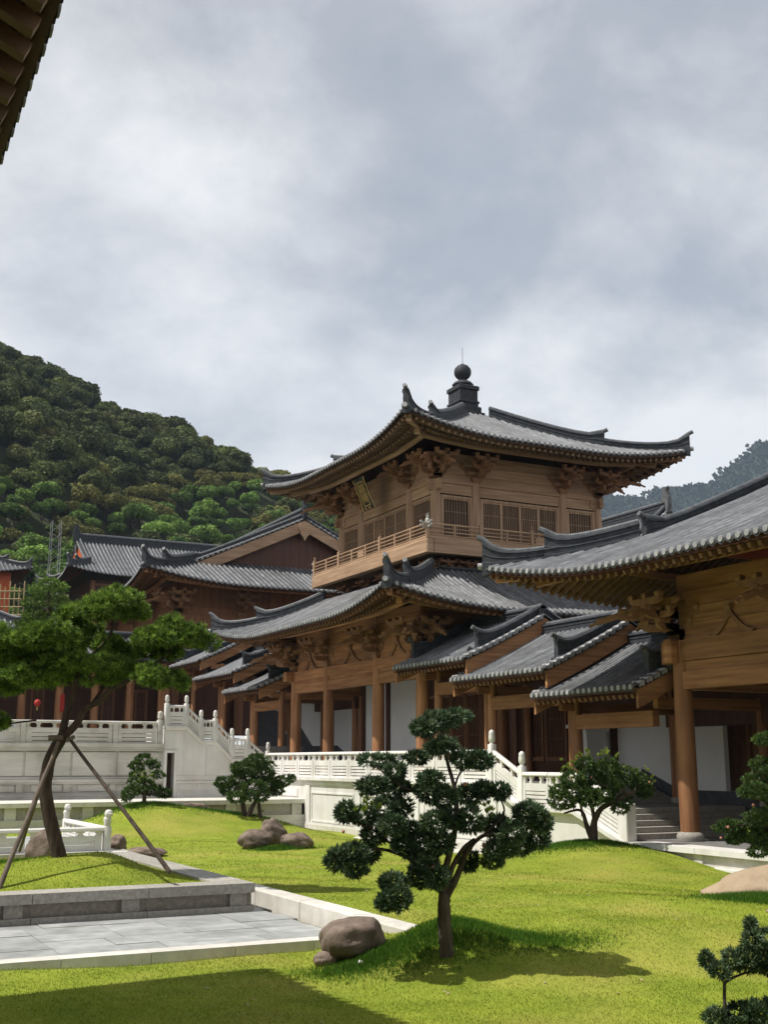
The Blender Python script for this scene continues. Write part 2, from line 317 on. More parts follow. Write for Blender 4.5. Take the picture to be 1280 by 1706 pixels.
def tile_side(rf, sd_, par, pitch, rad=.075, rows=True, rafters=None, oh=2.0, join=False):
    q = rf.sides[sd_]; n, ts = rows_of(rf, sd_, pitch)
    # barrel rows
    jm = MB()
    if rows:
        for i in range(n):
            t = (ts[i] + ts[i + 1]) / 2; dm = rf.dmax(sd_, t)
            if dm < .25: continue
            kk = max(2, int(dm / .9) + 1); mb = jm if join else MB(); vs = []
            jt = random.uniform(-.008, .008)
            for j in range(kk + 1):
                c = rf.pt(sd_, t + jt, -.04 + (dm + .04) * j / kk) + V(0, 0, random.uniform(-.007, .007))

                for a in range(5):
                    an = math.pi * a / 4; vs.append(c + q.e * (math.cos(an) * rad) + V(0, 0, math.sin(an) * rad * 1.25 + .0))
            fs = [(j * 5 + a, j * 5 + a + 1, (j + 1) * 5 + a + 1, (j + 1) * 5 + a) for j in range(kk) for a in range(4)]
            mb.m = 0; mb.add(vs, fs)
            c = rf.pt(sd_, t, -.055); dn = -q.n; mb.m = 1     # round end tile
            disc = [c + q.e * (math.cos(2 * math.pi * a / 8) * rad * 1.02) + V(0, 0, math.sin(2 * math.pi * a / 8) * rad * 1.02 + .03) for a in range(8)]
            mb.add(disc + [v_ - dn * .05 for v_ in disc], [tuple(range(8))] + [(a, (a + 1) % 8, 8 + (a + 1) % 8, 8 + a) for a in range(8)])
            if not join: mb.build('tile_row', ['tile', 'tile_end'], par, smooth=50)
        if join: jm.build('tile_rows', ['tile', 'tile_end'], par, smooth=50, kind='stuff')
    if rafters:
        wood, sep_, each = rafters
        fm = MB(); em = MB(); nr = int(2 * q.S / sep_)
        for i in range(nr + 1):
            t = -q.S + .25 + (2 * q.S - .5) * i / nr; c = q.S - abs(t)
            for mb, d0, d1, dz, ww, hh in ((fm, .10, 1.05, -.285, .10, .12), (em, .80, oh + .3, -.47, .11, .11)):
                d1 = min(d1, c + .1)
                if d1 - d0 < .15: continue
                tgt = MB() if each else mb
                k_ = 3 if d1 - d0 > 1.2 else 1
                for j in range(k_):
                    tgt.bar(rf.pt(sd_, t, d0 + (d1 - d0) * j / k_, dz), rf.pt(sd_, t, d0 + (d1 - d0) * (j + 1) / k_, dz), ww, hh)
                if each: tgt.build('rafter', wood, par)
        if not each:
            fm.build('flying_rafters', wood, par, kind='stuff'); em.build('eave_rafters', wood, par, kind='stuff')
        ed = MB(); cnt = 24
        ed.sweep([rf.pt(sd_, -q.S + .05 + (2 * q.S - .1) * i / cnt,   .15, -.20) for i in range(cnt + 1)], [(-.04, .0), (.04, .0), (.04, .12), (-.04, .12)]); ed.build('eave_board', wood, par)
        ed = MB(); ed.sweep([rf.pt(sd_, -q.S + .9 + (2 * q.S - 1.8) * i / cnt, 1.0, -.40) for i in range(cnt + 1)], [(-.04, -.02), (.04, -.02), (.04, .05), (-.04, .05)]); ed.build('rafter_board', wood, par)
def hips(rf, par, corners, hmax, wood=None, wd=.26, h1=.34, h2=.46, up=.5, oh=3.0):
    for sx, sy in corners:
        hm = hmax * .40
        def path(a, b, n, dz=0): return [rf.hip(sx, sy, a + (b - a) * i / n) + V(0, 0, dz) for i in range(n + 1)]
        ridge('hip_ridge', path(.02, hm + .3, 9), wd, h1, par, up0=up, fall=.42)
        ridge('hip_ridge', path(hm, hmax, 8), wd * 1.1, h2, par, up0=up * .7, fall=.35)
        d = V(sx, sy).normalized(); tip = rf.hip(sx, sy, 0)
        m = MB(); m.tube([tip - d * .25 + V(0, 0, .02), tip + d * .12 + V(0, 0, .03)], .10, 8); m.build('corner_tile', 'tile_end', par, smooth=50)
        if wood:
            m = MB(); a = rf.hip(sx, sy, .25) - V(0, 0, .38); b = rf.hip(sx, sy, 1.4) - V(0, 0, .42); m.bar(a, b, .2, .24); m.build('corner_beam', wood, par)
            m = MB(); a = rf.hip(sx, sy, 1.0) - V(0, 0, .62); b = rf.hip(sx, sy, oh) - V(0, 0, .60); m.bar(a, b, .24, .28); m.build('corner_beam', wood, par)
def purlin(rf, par, sd_, d, dz, wood, ext=0, r_=.13):
    q = rf.sides[sd_]; m = MB()
    m.tube([rf.pt(sd_, t, d, dz) for t in [(-q.S + d - ext) + (2 * (q.S - d + ext)) * i / 14 for i in range(15)]], r_, 8); m.build('eave_purlin', wood, par, smooth=60)
# ------------------------------------------------------------------ timber library
def column_mesh(h, r0, r1, mat):
    m = MB(); m.lathe((0, 0, 0), [(r0, 0), (r0, .06), (r0, h * .35), (r0 * .985, h * .6), (r1, h)], 18); return m.mesh('column', mat, 45)
def plinth_mesh(r_, h):
    m = MB(); m.lathe((0, 0, 0), [(r_ * 1.38, 0), (r_ * 1.42, h * .25), (r_ * 1.45, h * .5), (r_ * 1.36, h * .75), (r_ * 1.2, h * .95), (r_ * 1.12, h)], 20); return m.mesh('column_base', 'granite', 45)
def arm(m, y0, y1, w_, z0, z1, axis, off=0.0):
    """bracket arm with rounded-up ends, along local axis 'x' or 'y'"""
    c = min((z1 - z0) * .75, .12); k = min(.22, (y1 - y0) * .3)
    poly = [(y0, z1), (y0, z1 - (z1 - z0) * .35), (y0 + k * .35, z0 + c * .35), (y0 + k, z0), (y1 - k, z0), (y1 - k * .35, z0 + c * .35), (y1, z1 - (z1 - z0) * .35), (y1, z1)]
    if axis == 'y': m.prism(poly, (off - w_ / 2, 0, 0), (0, 1, 0), (0, 0, 1), (1, 0, 0), w_)
    else: m.prism(poly, (0, off - w_ / 2, 0), (1, 0, 0), (0, 0, 1), (0, 1, 0), w_)
def dou(m, x, y, z, s=.19, h=.13):
    a, b = s / 2, s * .36
    m.add([(x - b, y - b, z), (x + b, y - b, z), (x + b, y + b, z), (x - b, y + b, z), (x - a, y - a, z + h * .5), (x + a, y - a, z + h * .5), (x + a, y + a, z + h * .5), (x - a, y + a, z + h * .5),
           (x - a, y - a, z + h), (x + a, y - a, z + h), (x + a, y + a, z + h), (x - a, y + a, z + h)],
          [(3, 2, 1, 0), (0, 1, 5, 4), (1, 2, 6, 5), (2, 3, 7, 6), (3, 0, 4, 7), (4, 5, 9, 8), (5, 6, 10, 9), (6, 7, 11, 10), (7, 4, 8, 11), (8, 9, 10, 11)])
def bracket_geo(m, diag=False):
    k = 1.35 if diag else 1.0
    if not diag: dou(m, 0, 0, 0, .46, .26)
    arm(m, -.35, .72 * k, .13, .24, .42, 'y')
    if not diag: arm(m, -.52, .52, .13, .24, .42, 'x')
    dou(m, 0, .62 * k, .42)
    if not diag:
        for x in (-.45, .45): dou(m, x, 0, .42)
    arm(m, -.35, 1.15 * k, .13, .54, .72, 'y')
    if not diag:
        arm(m, -.78, .78, .13, .54, .72, 'x'); arm(m, -.48, .48, .12, .54, .70, 'x', .62)
        for x in (-.7, .7): dou(m, x, 0, .72)
        for x in (-.4, .4): dou(m, x, .62, .70, .17, .12)
    dou(m, 0, 1.04 * k, .72)
    if not diag:
        arm(m, -.58, .58, .12, .84, 1.0, 'x', 1.04); arm(m, -.7, .7, .12, .84, 1.0, 'x', .62)
        for x in (-.5, 0, .5): dou(m, x, 1.04, 1.0, .17, .12)
        m.box(-.06, .06, -.3, 1.1, .84, 1.0)
    m.bar((0, -.2, 1.16), (0, 1.52 * k, .52), .10, .15)     # slanting lever with cut tip
    m.bar((0, 1.50 * k, .53), (0, 1.66 * k, .42), .07, .07)
def bracket_mesh():
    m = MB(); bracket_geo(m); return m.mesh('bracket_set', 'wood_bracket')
def bracket_corner_mesh(mat='wood_bracket'):
    m = MB()
    for rz, dg in ((0, False), (math.pi / 2, False), (math.pi / 4, True)):
        t = MB(); bracket_geo(t, dg); rm = Matrix.Rotation(rz, 4, 'Z'); m.add([rm @ Vector(p) for p in t.v], t.f)
    return m.mesh('corner_bracket', mat)
BR, BRC = bracket_mesh(), bracket_corner_mesh()
OUT = {'W': math.pi / 2, 'S': math.pi, 'E': -math.pi / 2, 'N': 0.0}     # turns local +y outward
def strut_mesh(wd, h):
    """inverted-V strut with curved legs"""
    pts = []
    for i in range(9):
        u = i / 8; pts.append((u * wd / 2, h * (1 - u) ** 1.9))
    lo = [(x, max(0, y - .10)) for x, y in pts[:-1]]
    right = pts + [(wd / 2, 0)] + lo[::-1]
    m = MB(); poly = [(x, y + .06) for x, y in pts] + [(wd / 2 - .12, 0)] + [(x, y) for x, y in reversed(lo[1:-1])]
    m.prism([(0, h + .06)] + poly[1:] + [(0, h - .16)], (0, 0, 0), (1, 0, 0), (0, 0, 1), (0, 1, 0), .07)
    m.prism([(-x, y) for x, y in ([(0, h + .06)] + poly[1:] + [(0, h - .16)])], (0, 0, 0), (1, 0, 0), (0, 0, 1), (0, 1, 0), .07)
    dou(m, 0, .05, h + .02, .2, .14)
    return m.mesh('strut', 'wood_bracket')
def window(par, o, e, n, wd, z0, z1, panels, frame_mat, bars=7, fr=.11):
    """lattice window: o = left foot on the wall face, e along the wall, n outward"""
    o, e, n = Vector(o), Vector(e), Vector(n)
    def bx(m, u0, u1, a, b, d0, d1):
        c = [o + e * u + n * d + V(0, 0, z - o.z) for z in (a, b) for u, d in ((u0, d0), (u1, d0), (u1, d1), (u0, d1))]
        m.add(c, [(3, 2, 1, 0), (4, 5, 6, 7), (0, 1, 5, 4), (1, 2, 6, 5), (2, 3, 7, 6), (3, 0, 4, 7)])
    m = MB()
    bx(m, 0, fr, z0, z1, -.04, .09); bx(m, wd - fr, wd, z0, z1, -.04, .09); bx(m, fr, wd - fr, z1 - fr, z1, -.04, .09); bx(m, fr, wd - fr, z0, z0 + fr, -.04, .09)
    win = m.build('window', frame_mat, par)
    iw = (wd - 2 * fr) / panels; f2 = .065
    for i in range(panels):
        u = fr + i * iw; m = MB()
        bx(m, u, u + f2, z0 + fr, z1 - fr, -.03, .055); bx(m, u + iw - f2, u + iw, z0 + fr, z1 - fr, -.03, .055)
        bx(m, u + f2, u + iw - f2, z1 - fr - f2, z1 - fr, -.03, .055); bx(m, u + f2, u + iw - f2, z0 + fr, z0 + fr + f2, -.03, .055)
        m.build('sash', frame_mat, win)
        m = MB(); nb = bars
        for k in range(nb):
            c = u + f2 + (iw - 2 * f2) * (k + 1) / (nb + 1); bx(m, c - .012, c + .012, z0 + fr + f2, z1 - fr - f2, .0, .03)
        for zz in (.33, .66):
            z = z0 + fr + (z1 - z0 - 2 * fr) * zz; bx(m, u + f2, u + iw - f2, z - .012, z + .012, -.005, .02)
        m.build('lattice', frame_mat, win)
        m = MB(); bx(m, u + f2 - .01, u + iw - f2 + .01, z0 + fr, z1 - fr, -.10, -.06); m.build('backing', 'lattice_gap', win)
    return win
def finial_fish(par, p, d, h=1.0, mat='ridge_tile'):
    """owl-tail ridge ornament at p, curling up away from direction d"""
    poly = [(0, -.1), (.75, -.1), (.72, .35), (.45, .55), (.30, .85), (.36, 1.05), (.22, 1.22), (-.02, 1.2), (.06, 1.0), (-.06, .7), (-.1, .3)]
    m = MB(); d = Vector(d); s = d.cross(V(0, 0, 1)); m.prism([(u * h, v * h) for u, v in poly], Vector(p) - s * .14, d, (0, 0, 1), s, .28); return m.build('ridge_ornament', mat, par)
# ------------------------------------------------------------------ timber halls
def gable_end(rf, roof, par, sg, board_mat, wall_mat, bw=.5, start=None, rake_pitch=.27, rec=.72):
    """gable at y = cy + sg*G: board wall, barge boards, raking ridges and a row of end tiles"""
    Dh = rf.B - rf.G if rf.B > rf.G + .01 else 0.0
    y = rf.cy + sg * rf.G; d0 = Dh + (.0 if start is None else start); n = 10
    for sx in (-1, 1):
        def P(d, dz, yy): return V(rf.cx + sx * (rf.A - d), yy, rf.zE + rf.prof(d) + dz)
        ds = [d0 + (rf.A - d0) * i / n for i in range(n + 1)]; db = [max(Dh, .12) + (rf.A - max(Dh, .12)) * i / n for i in range(n + 1)]
        m = MB(); m.sweep([P(d, -.12, y - sg * .06) for d in db], [(-.05, -bw), (.05, -bw), (.05, 0), (-.05, 0)]); m.build('barge_board', board_mat, par)
        ridge('raking_ridge', [P(d, .02, y - sg * .32) for d in ds], .24, .36, roof, up0=.38, fall=.4)
        if sx < 0 or Dh > 0:
            rt = MB(); rt.m = 0
            k = int((rf.A - max(Dh, .1)) / rake_pitch)
            for i in range(k):
                d = max(Dh, .1) + .1 + i * rake_pitch; c = P(d, .02, y)
                o = link('rake_tile', RAKE, roof, T(c.x, c.y, c.z, 0 if sg < 0 else math.pi))
    m = MB(); x0, x1 = rf.cx - (rf.A - Dh), rf.cx + (rf.A - Dh); yw = y - sg * rec; k = 12
    if Dh:
        top = [(rf.cx - (rf.A - d), rf.zE + rf.prof(d) - .2) for d in [Dh + (rf.A - Dh) * i / k for i in range(k + 1)]]
        top += [(2 * rf.cx - x, z) for x, z in top[-2::-1]]
        m.prism([(x0, rf.zE + rf.prof(Dh) - .3)] + top + [(x1, rf.zE + rf.prof(Dh) - .3)], (0, yw, 0), (1, 0, 0), (0, 0, 1), (0, sg * -1, 0), .1)
        m.build('gable_wall', wall_mat, par)
        zt = rf.zE + rf.prof(rf.A) - .62                     # carved pendant under the peak
        m = MB(); m.prism([(-.42, .25), (-.40, -.2), (-.28, -.55), (-.12, -.72), (0, -.95), (.12, -.72), (.28, -.55), (.40, -.2), (.42, .25)], (rf.cx, y + sg * .02, zt), (1, 0, 0), (0, 0, 1), (0, sg, 0), .08); m.build('gable_pendant', board_mat, par)
    p = V(rf.cx, y + sg * .12, rf.zE + rf.prof(rf.A))
def rake_mesh():
    m = MB(); m.m = 0; r_ = .075
    for yy in (0,):
        vs = [(math.cos(math.pi * a / 6) * r_, y, math.sin(math.pi * a / 6) * r_) for y in (.28, -.10) for a in range(7)]
        m.add(vs, [(a, a + 1, 8 + a, 7 + a) for a in range(6)]); m.add([(math.cos(2 * math.pi * a / 8) * r_ * 1.1, -.11, math.sin(2 * math.pi * a / 8) * r_ * 1.1) for a in range(8)], [tuple(range(8))])
        m.add([(-.13, -.07, -.02), (-.02, -.07, -.02), (-.04, -.08, -.11), (-.11, -.08, -.11)], [(0, 1, 2, 3)])
    return m.mesh('rake_tile', 'tile_end', 50)
RAKE = rake_mesh()
def posts_ring(xs, ys):
    c = []
    for x in xs:
        for y in ys:
            if x in (xs[0], xs[-1]) or y in (ys[0], ys[-1]): c.append((x, y))
    return c
def storey(par, xs, ys, z0, zb, zt, r_, wv, wh, beams, scale, faces='WS', plinth=.0, ring=True, upper=None, struts=True, wallz=None):
    """columns, tie beams, boarding and bracket sets of one storey; beams = [(z0,z1,thick)]; zt = column top"""
    cm = column_mesh(zt - z0 - plinth, r_, r_ * .9, wv); pm = plinth_mesh(r_, plinth) if plinth else None
    for x, y in posts_ring(xs, ys):
        c = link('column', cm, par, T(x, y, z0 + plinth))
        if pm: link('column_base', pm, par, T(x, y, z0))
    fx = {'W': xs[0], 'E': xs[-1]}; fy = {'S': ys[0], 'N': ys[-1]}
    for f in faces:
        seq = ys if f in 'WE' else xs
        for a, b in zip(seq, seq[1:]):
            for i, (bz0, bz1, th_) in enumerate(beams):
                m = MB(); g = r_ * .55
                if f in 'WE': m.box(fx[f] - th_ / 2, fx[f] + th_ / 2, a + g, b - g, bz0, bz1)
                else: m.box(a + g, b - g, fy[f] - th_ / 2, fy[f] + th_ / 2, bz0, bz1)
                m.build('beam', wh, par)
            if wallz:
                nb = wallz[2]; hz = (wallz[1] - wallz[0]) / nb
                for i in range(nb):
                    m = MB(); q0, q1 = wallz[0] + i * hz + .006, wallz[0] + (i + 1) * hz - .006; th_ = .10 + .012 * (i % 2)
                    if f in 'WE': m.box(fx[f] - th_ / 2, fx[f] + th_ / 2, a + .02, b - .02, q0, q1)
                    else: m.box(a + .02, b - .02, fy[f] - th_ / 2, fy[f] + th_ / 2, q0, q1)
                    m.build('plank', wh, par)
            if struts and b - a > 2.5:
                sm = strut_mesh(min(1.9, (b - a) * .42), .62); mid = (a + b) / 2
                if f in 'WE': link('strut', sm, par, T(fx[f] + (-.06 if f == 'W' else .06), mid, zt, OUT[f]))
                else: link('strut', sm, par, T(mid, fy[f] + (-.06 if f == 'S' else .06), zt, OUT[f]))
        for s_ in seq[1:-1]:
            x, y = (fx[f], s_) if f in 'WE' else (s_, fy[f])
            link('bracket_set', BR, par, T(x, y, zt, OUT[f], scale, scale, scale))
    for x, y, rz, need in ((xs[0], ys[0], math.pi / 2, 'WS'), (xs[0], ys[-1], 0, 'WN'), (xs[-1], ys[0], math.pi, 'ES'), (xs[-1], ys[-1], -math.pi / 2, 'EN')):
        if any(c in faces for c in need): link('corner_bracket', BRC, par, T(x, y, zt, rz, scale, scale, scale))

# ---- two-storey pavilion
PV = thing('pavilion', (27.75, 45.97, 1.95), 'two-storey timber pavilion with railed balcony and pyramid roof topped by a ball finial', 'building')
LX, LY = [22.0, 25.6, 29.9, 33.5], [39.75, 43.5, 48.45, 52.2]
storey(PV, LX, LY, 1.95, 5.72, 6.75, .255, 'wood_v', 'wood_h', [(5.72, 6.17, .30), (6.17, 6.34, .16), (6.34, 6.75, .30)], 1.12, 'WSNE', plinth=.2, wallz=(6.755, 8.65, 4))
for (x0, x1, y0, y1) in ((21.86, 22.14, 52.4, 52.85), (21.86, 22.14, 39.1, 39.55), (21.35, 21.8, 39.61, 39.89), (21.35, 21.8, 52.06, 52.34)):
    m = MB(); m.bev(x0, x1, y0, y1, 6.3, 6.76, .06); m.build('beam_end', 'wood_h', PV)
LR = Roof(27.75, 45.97, 8.75, 9.23, 8.17, .38, .027, .72, 6.0, .25, D=4.05)
lroof = roof_part(LR, 'WSEN', PV, .27, 'lower_roof')
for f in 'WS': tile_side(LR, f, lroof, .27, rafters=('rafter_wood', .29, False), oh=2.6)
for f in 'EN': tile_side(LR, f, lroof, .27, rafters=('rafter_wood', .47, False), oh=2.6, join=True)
hips(LR, lroof, [(-1, -1), (-1, 1), (1, -1), (1, 1)], 4.0, 'wood_h', oh=3.2)
for f in 'WSEN': purlin(LR, PV, f, 1.72, -.62, 'wood_h')
for a, b in (((23.7, 41.2), (23.7, 50.75)), ((23.7, 41.2), (31.8, 41.2)), ((31.8, 41.2), (31.8, 50.75)), ((23.7, 50.75), (31.8, 50.75))):
    ridge('waist_ridge', [V(*a, 10.05), (V(*a, 10.05) + V(*b, 10.05)) / 2, V(*b, 10.05)], .26, .34, lroof)
# balcony
boxo('balcony_core', 'wood_dark', PV, 24.0, 31.5, 41.8, 50.05, 9.5, 10.95)
for a, b, c, d in ((22.6, 22.95, 40.4, 51.95), (32.6, 32.95, 40.4, 51.95)):
    m = MB(); m.bev(a, b, c, d, 10.83, 11.40, .05); m.build('balcony_beam', 'pale_wood_h', PV)
for a, b, c, d in ((22.95, 32.6, 40.405, 40.75), (22.95, 32.6, 51.6, 51.945)):
    m = MB(); m.bev(a, b, c, d, 10.83, 11.40, .05); m.build('balcony_beam', 'pale_wood_h', PV)
boxo('balcony_floor', 'pale_wood_h', PV, 22.68, 32.87, 40.48, 51.87, 11.402, 11.47)
for i in range(5):
    y = 41.9 + i * 2.05
    link('bracket_set', BR, PV, T(24.0, y, 10.2, OUT['W'], .8, .62, .5))
    if i < 4: link('bracket_set', BR, PV, T(25.0 + i * 2.0, 41.8, 10.2, OUT['S'], .8, .62, .5))
link('corner_bracket', BRC, PV, T(24.0, 41.8, 10.1, math.pi / 2, .7, .7, .58))
def rail_run(par, a, b, nb, z, posts):
    """timber railing from a to b (x,y): round top rail, three lower rails, balusters, taller newels"""
    a, b = V(*a), V(*b)
    for zz, r_ in ((z + .60, .038), (z + .44, .028), (z + .29, .026), (z + .15, .026)):
        m = MB(); m.tube([a + V(0, 0, zz), b + V(0, 0, zz)], r_, 7); m.build('rail', 'pale_wood_h', par, smooth=50)
    m = MB(); m.bar(a + V(0, 0, z + .05), b + V(0, 0, z + .05), .09, .09); m.build('bottom_rail', 'pale_wood_h', par)
    for i in range(nb + 1):
        p = a.lerp(b, i / nb); newel = i in posts
        m = MB(); h = .86 if newel else .57; s = .075 if newel else .05
        m.bev(p.x - s, p.x + s, p.y - s, p.y + s, z, z + h * (.86 if newel else 1), .015)
        if newel: m.lathe((p.x, p.y, z + h * .86), [(.05, 0), (.03, .03), (.055, .08), (.05, .13), (.015, .17)], 8)
        m.build('newel_post' if newel else 'rail_post', 'pale_wood_v', par)
    m = MB(); p0, p1 = a.lerp(b, .52), a.lerp(b, .52 + .6 / (b - a).length); m.bar(p0 + V(0, 0, z + .29), p1 + V(0, 0, z + .29), .03, .30); m.build('rail_panel', 'pale_wood_h', par)
rail_run(PV, (22.72, 40.52), (22.72, 51.83), 8, 11.43, (0, 3, 6, 8)); rail_run(PV, (22.72, 40.52), (32.83, 40.52), 8, 11.43, (2, 4, 6, 8)); rail_run(PV, (32.83, 40.52), (32.83, 51.83), 8, 11.43, (2, 4, 6, 8)); rail_run(PV, (22.72, 51.83), (32.83, 51.83), 8, 11.43, (4,))
m = MB()                                                    # pale metal caps on the crossing rails at the corner
for zz in (.60, .44):
    m.tube([V(22.72, 40.6, 11.43 + zz), V(22.72, 40.30, 11.43 + zz), V(22.72, 40.2, 11.50 + zz)], .05, 8); m.tube([V(22.8, 40.52, 11.43 + zz), V(22.48, 40.52, 11.43 + zz), V(22.38, 40.52, 11.50 + zz)], .05, 8)
m.lathe((22.72, 40.52, 12.1), [(.09, -.15), (.09, .1), (.05, .14), (.07, .25), (.04, .33), (.01, .36)], 10); m.build('rail_fitting', 'metal_pale', PV, smooth=50)
for y in (51.9, 52.0): one(lambda m: m.tube([V(22.72, 51.8, 11.72 + (y - 51.9) * 3), V(22.72, 52.12, 11.74 + (y - 51.9) * 3)], .05, 8), 'rail_fitting', 'metal_pale', PV)
# upper storey
UX, UY = [23.6, 25.54, 30.0, 31.92], [41.4, 43.55, 48.35, 50.5]
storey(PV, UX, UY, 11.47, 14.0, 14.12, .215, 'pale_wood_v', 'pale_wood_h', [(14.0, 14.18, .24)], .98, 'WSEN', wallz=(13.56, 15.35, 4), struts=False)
for f, seq in (('W', UY), ('S', UX)):
    for i, (a, b) in enumerate(zip(seq, seq[1:])):
        n_ = 4 if i == 1 else 1; g = .2
        if f == 'W': window(PV, (23.6, b - g, 11.6), (0, -1, 0), (-1, 0, 0), b - a - 2 * g, 11.6, 13.5, n_, 'pale_wood_v', 8)
        else: window(PV, (a + g, 41.4, 11.6), (1, 0, 0), (0, -1, 0), b - a - 2 * g, 11.6, 13.5, n_, 'pale_wood_v', 8)
for a in ((31.87, 31.97, 41.6, 50.3), (23.8, 31.7, 50.45, 50.55)): boxo('wall_board', 'pale_wood_h', PV, *a, 11.47, 13.55)
for x, y in ((23.6, 41.4), (23.6, 50.5), (31.92, 41.4)):     # carved corner wings at the column heads
    for dx, dy in ((0, -1), (-1, 0)):
        m = MB(); m.prism([(0, 0), (.38, 0), (.44, .14), (.36, .3), (.44, .44), (0, .44)], V(x, y, 13.66) + (V(-.1, 0) if dy else V(0, -.1)), (dx, dy, 0), (0, 0, 1), (1, 0, 0) if dy else (0, 1, 0), .2); m.build('beam_end', 'pale_wood_h', PV)
UR = Roof(27.76, 45.95, 6.95, 7.33, 15.43, .36, .0195, .66, 5.2, .22, D=6.25)
uroof = roof_part(UR, 'WSEN', PV, .27, 'upper_roof')
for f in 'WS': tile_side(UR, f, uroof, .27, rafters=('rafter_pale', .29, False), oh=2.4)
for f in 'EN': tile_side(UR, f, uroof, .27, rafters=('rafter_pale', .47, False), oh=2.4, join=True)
hips(UR, uroof, [(-1, -1), (-1, 1), (1, -1), (1, 1)], 6.2, 'pale_wood_h', up=.42, oh=2.9)
for f in 'WSEN': purlin(UR, PV, f, 1.62, -.66, 'pale_wood_h')
m = MB(); cx, cy = 27.76, 45.95
for a, z0, z1 in ((.74, 18.05, 18.7), (.62, 18.7, 19.0), (.52, 19.0, 19.2), (.56, 19.2, 19.3), (.5, 19.3, 19.85), (.56, 19.85, 20.05)): m.bev(cx - a, cx + a, cy - a * 1.1, cy + a * 1.1, z0, z1, .03)
m.build('finial_base', 'ridge_tile', uroof)
m = MB(); m.lathe((cx, cy, 20.04), [(.3, 0), (.46, .06), (.52, .16), (.42, .28), (.26, .36), (.2, .42), (.22, .46), (.32, .54), (.40, .68), (.42, .82), (.38, .98), (.26, 1.12), (.1, 1.2), (.03, 1.25)], 18); m.tube([V(cx, cy, 21.25), V(cx, cy, 22.1)], .012, 5); m.build('ball_finial', 'ridge_tile', uroof, smooth=45)
# inside of the ground floor: plaster wall and lattice doors set back behind the columns
boxo('wall', 'plaster', PV, 25.5, 25.7, 46.2, 52.1, 1.95, 6.4)
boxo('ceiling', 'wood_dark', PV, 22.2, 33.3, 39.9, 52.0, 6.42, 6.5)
for y in (46.2, 49.3, 51.9): boxo('wall_post', 'wood_dark', PV, 25.38, 25.62, y - .13, y + .13, 1.95, 6.41)
boxo('wall', 'wood_dark', PV, 25.62, 25.75, 40.0, 46.05, 1.95, 6.4)
for i in range(5):
    window(PV, (25.6, 46.0 - i * 1.2, 2.0), (0, -1, 0), (-1, 0, 0), 1.15, 2.75, 5.4, 1, 'wood_hall', 7, .07)
    boxo('door_board', 'wood_hall', PV, 25.54, 25.61, 44.87 - i * 1.2, 45.98 - i * 1.2, 2.0, 2.72)
for a in ((25.75, 33.4, 52.02, 52.12), (25.75, 33.4, 39.85, 39.95)): boxo('wall', 'wood_hall', PV, *a, 1.95, 6.4)
# name plaque under the upper eave
PL = thing('name_plaque', (23.2, 45.95, 14.0), 'black name plaque with gold characters hung under the pavilion eave', 'plaque')
tl = R(24); ex, ey = V(0, -1, 0), V(-math.sin(tl), 0, math.cos(tl)); en = V(-math.cos(tl), 0, -math.sin(tl)); o = V(22.82, 45.95, 13.72)
def pl(name, mat, poly, d0, t): 
    m = MB(); m.prism(poly, o + en * d0, ex, ey, en, t); return m.build(name, mat, PL)
wav = [(-.52, 1.42), (-.46, 1.15), (-.52, .95), (-.47, .6), (-.53, .3), (-.58, -.06)]
pl('board', 'plaque_black', wav + [(.58, -.06), (.53, .3), (.47, .6), (.52, .95), (.46, 1.15), (.52, 1.42)], 0, .06)
for s_ in (1, -1):
    m = MB(); m.tube([o + ex * (u * s_) + ey * v + en * .06 for u, v in wav], .035, 7); m.build('gold_edge', 'gold', PL, smooth=50)
for a, b, c, d in ((-.30, .30, 1.20, 1.25), (-.30, .30, .10, .15), (-.30, -.25, .15, 1.20), (.25, .30, .15, 1.20)): pl('frame', 'gold', [(a, c), (b, c), (b, d), (a, d)], .061, .03)
for u in (-.2, .18): one(lambda m: m.lathe(o + ex * u + ey * -.0 + en * .1, [(.02, -.05), (.06, -.03), (.07, .01), (.04, .05), (.01, .06)], 8), 'gold_knob', 'gold', PL)
fc = bpy.data.curves.new('text', 'FONT'); fc.body = '鐘\n樓'; fc.size = .46; fc.align_x = 'CENTER'; fc.space_line = .95; fc.extrude = .012
to = bpy.data.objects.new('text', fc); COL.objects.link(to); bpy.context.view_layer.update()
tm = bpy.data.meshes.new_from_object(to.evaluated_get(bpy.context.evaluated_depsgraph_get())); bpy.data.objects.remove(to)
tm.materials.clear(); tm.materials.append(MAT['gold'])
ezm = Matrix(((ex.x, ey.x, en.x, 0), (ex.y, ey.y, en.y, 0), (ex.z, ey.z, en.z, 0), (0, 0, 0, 1)))
link('characters', tm, PL, Matrix.Translation(o + ey * .76 + en * .075) @ ezm)

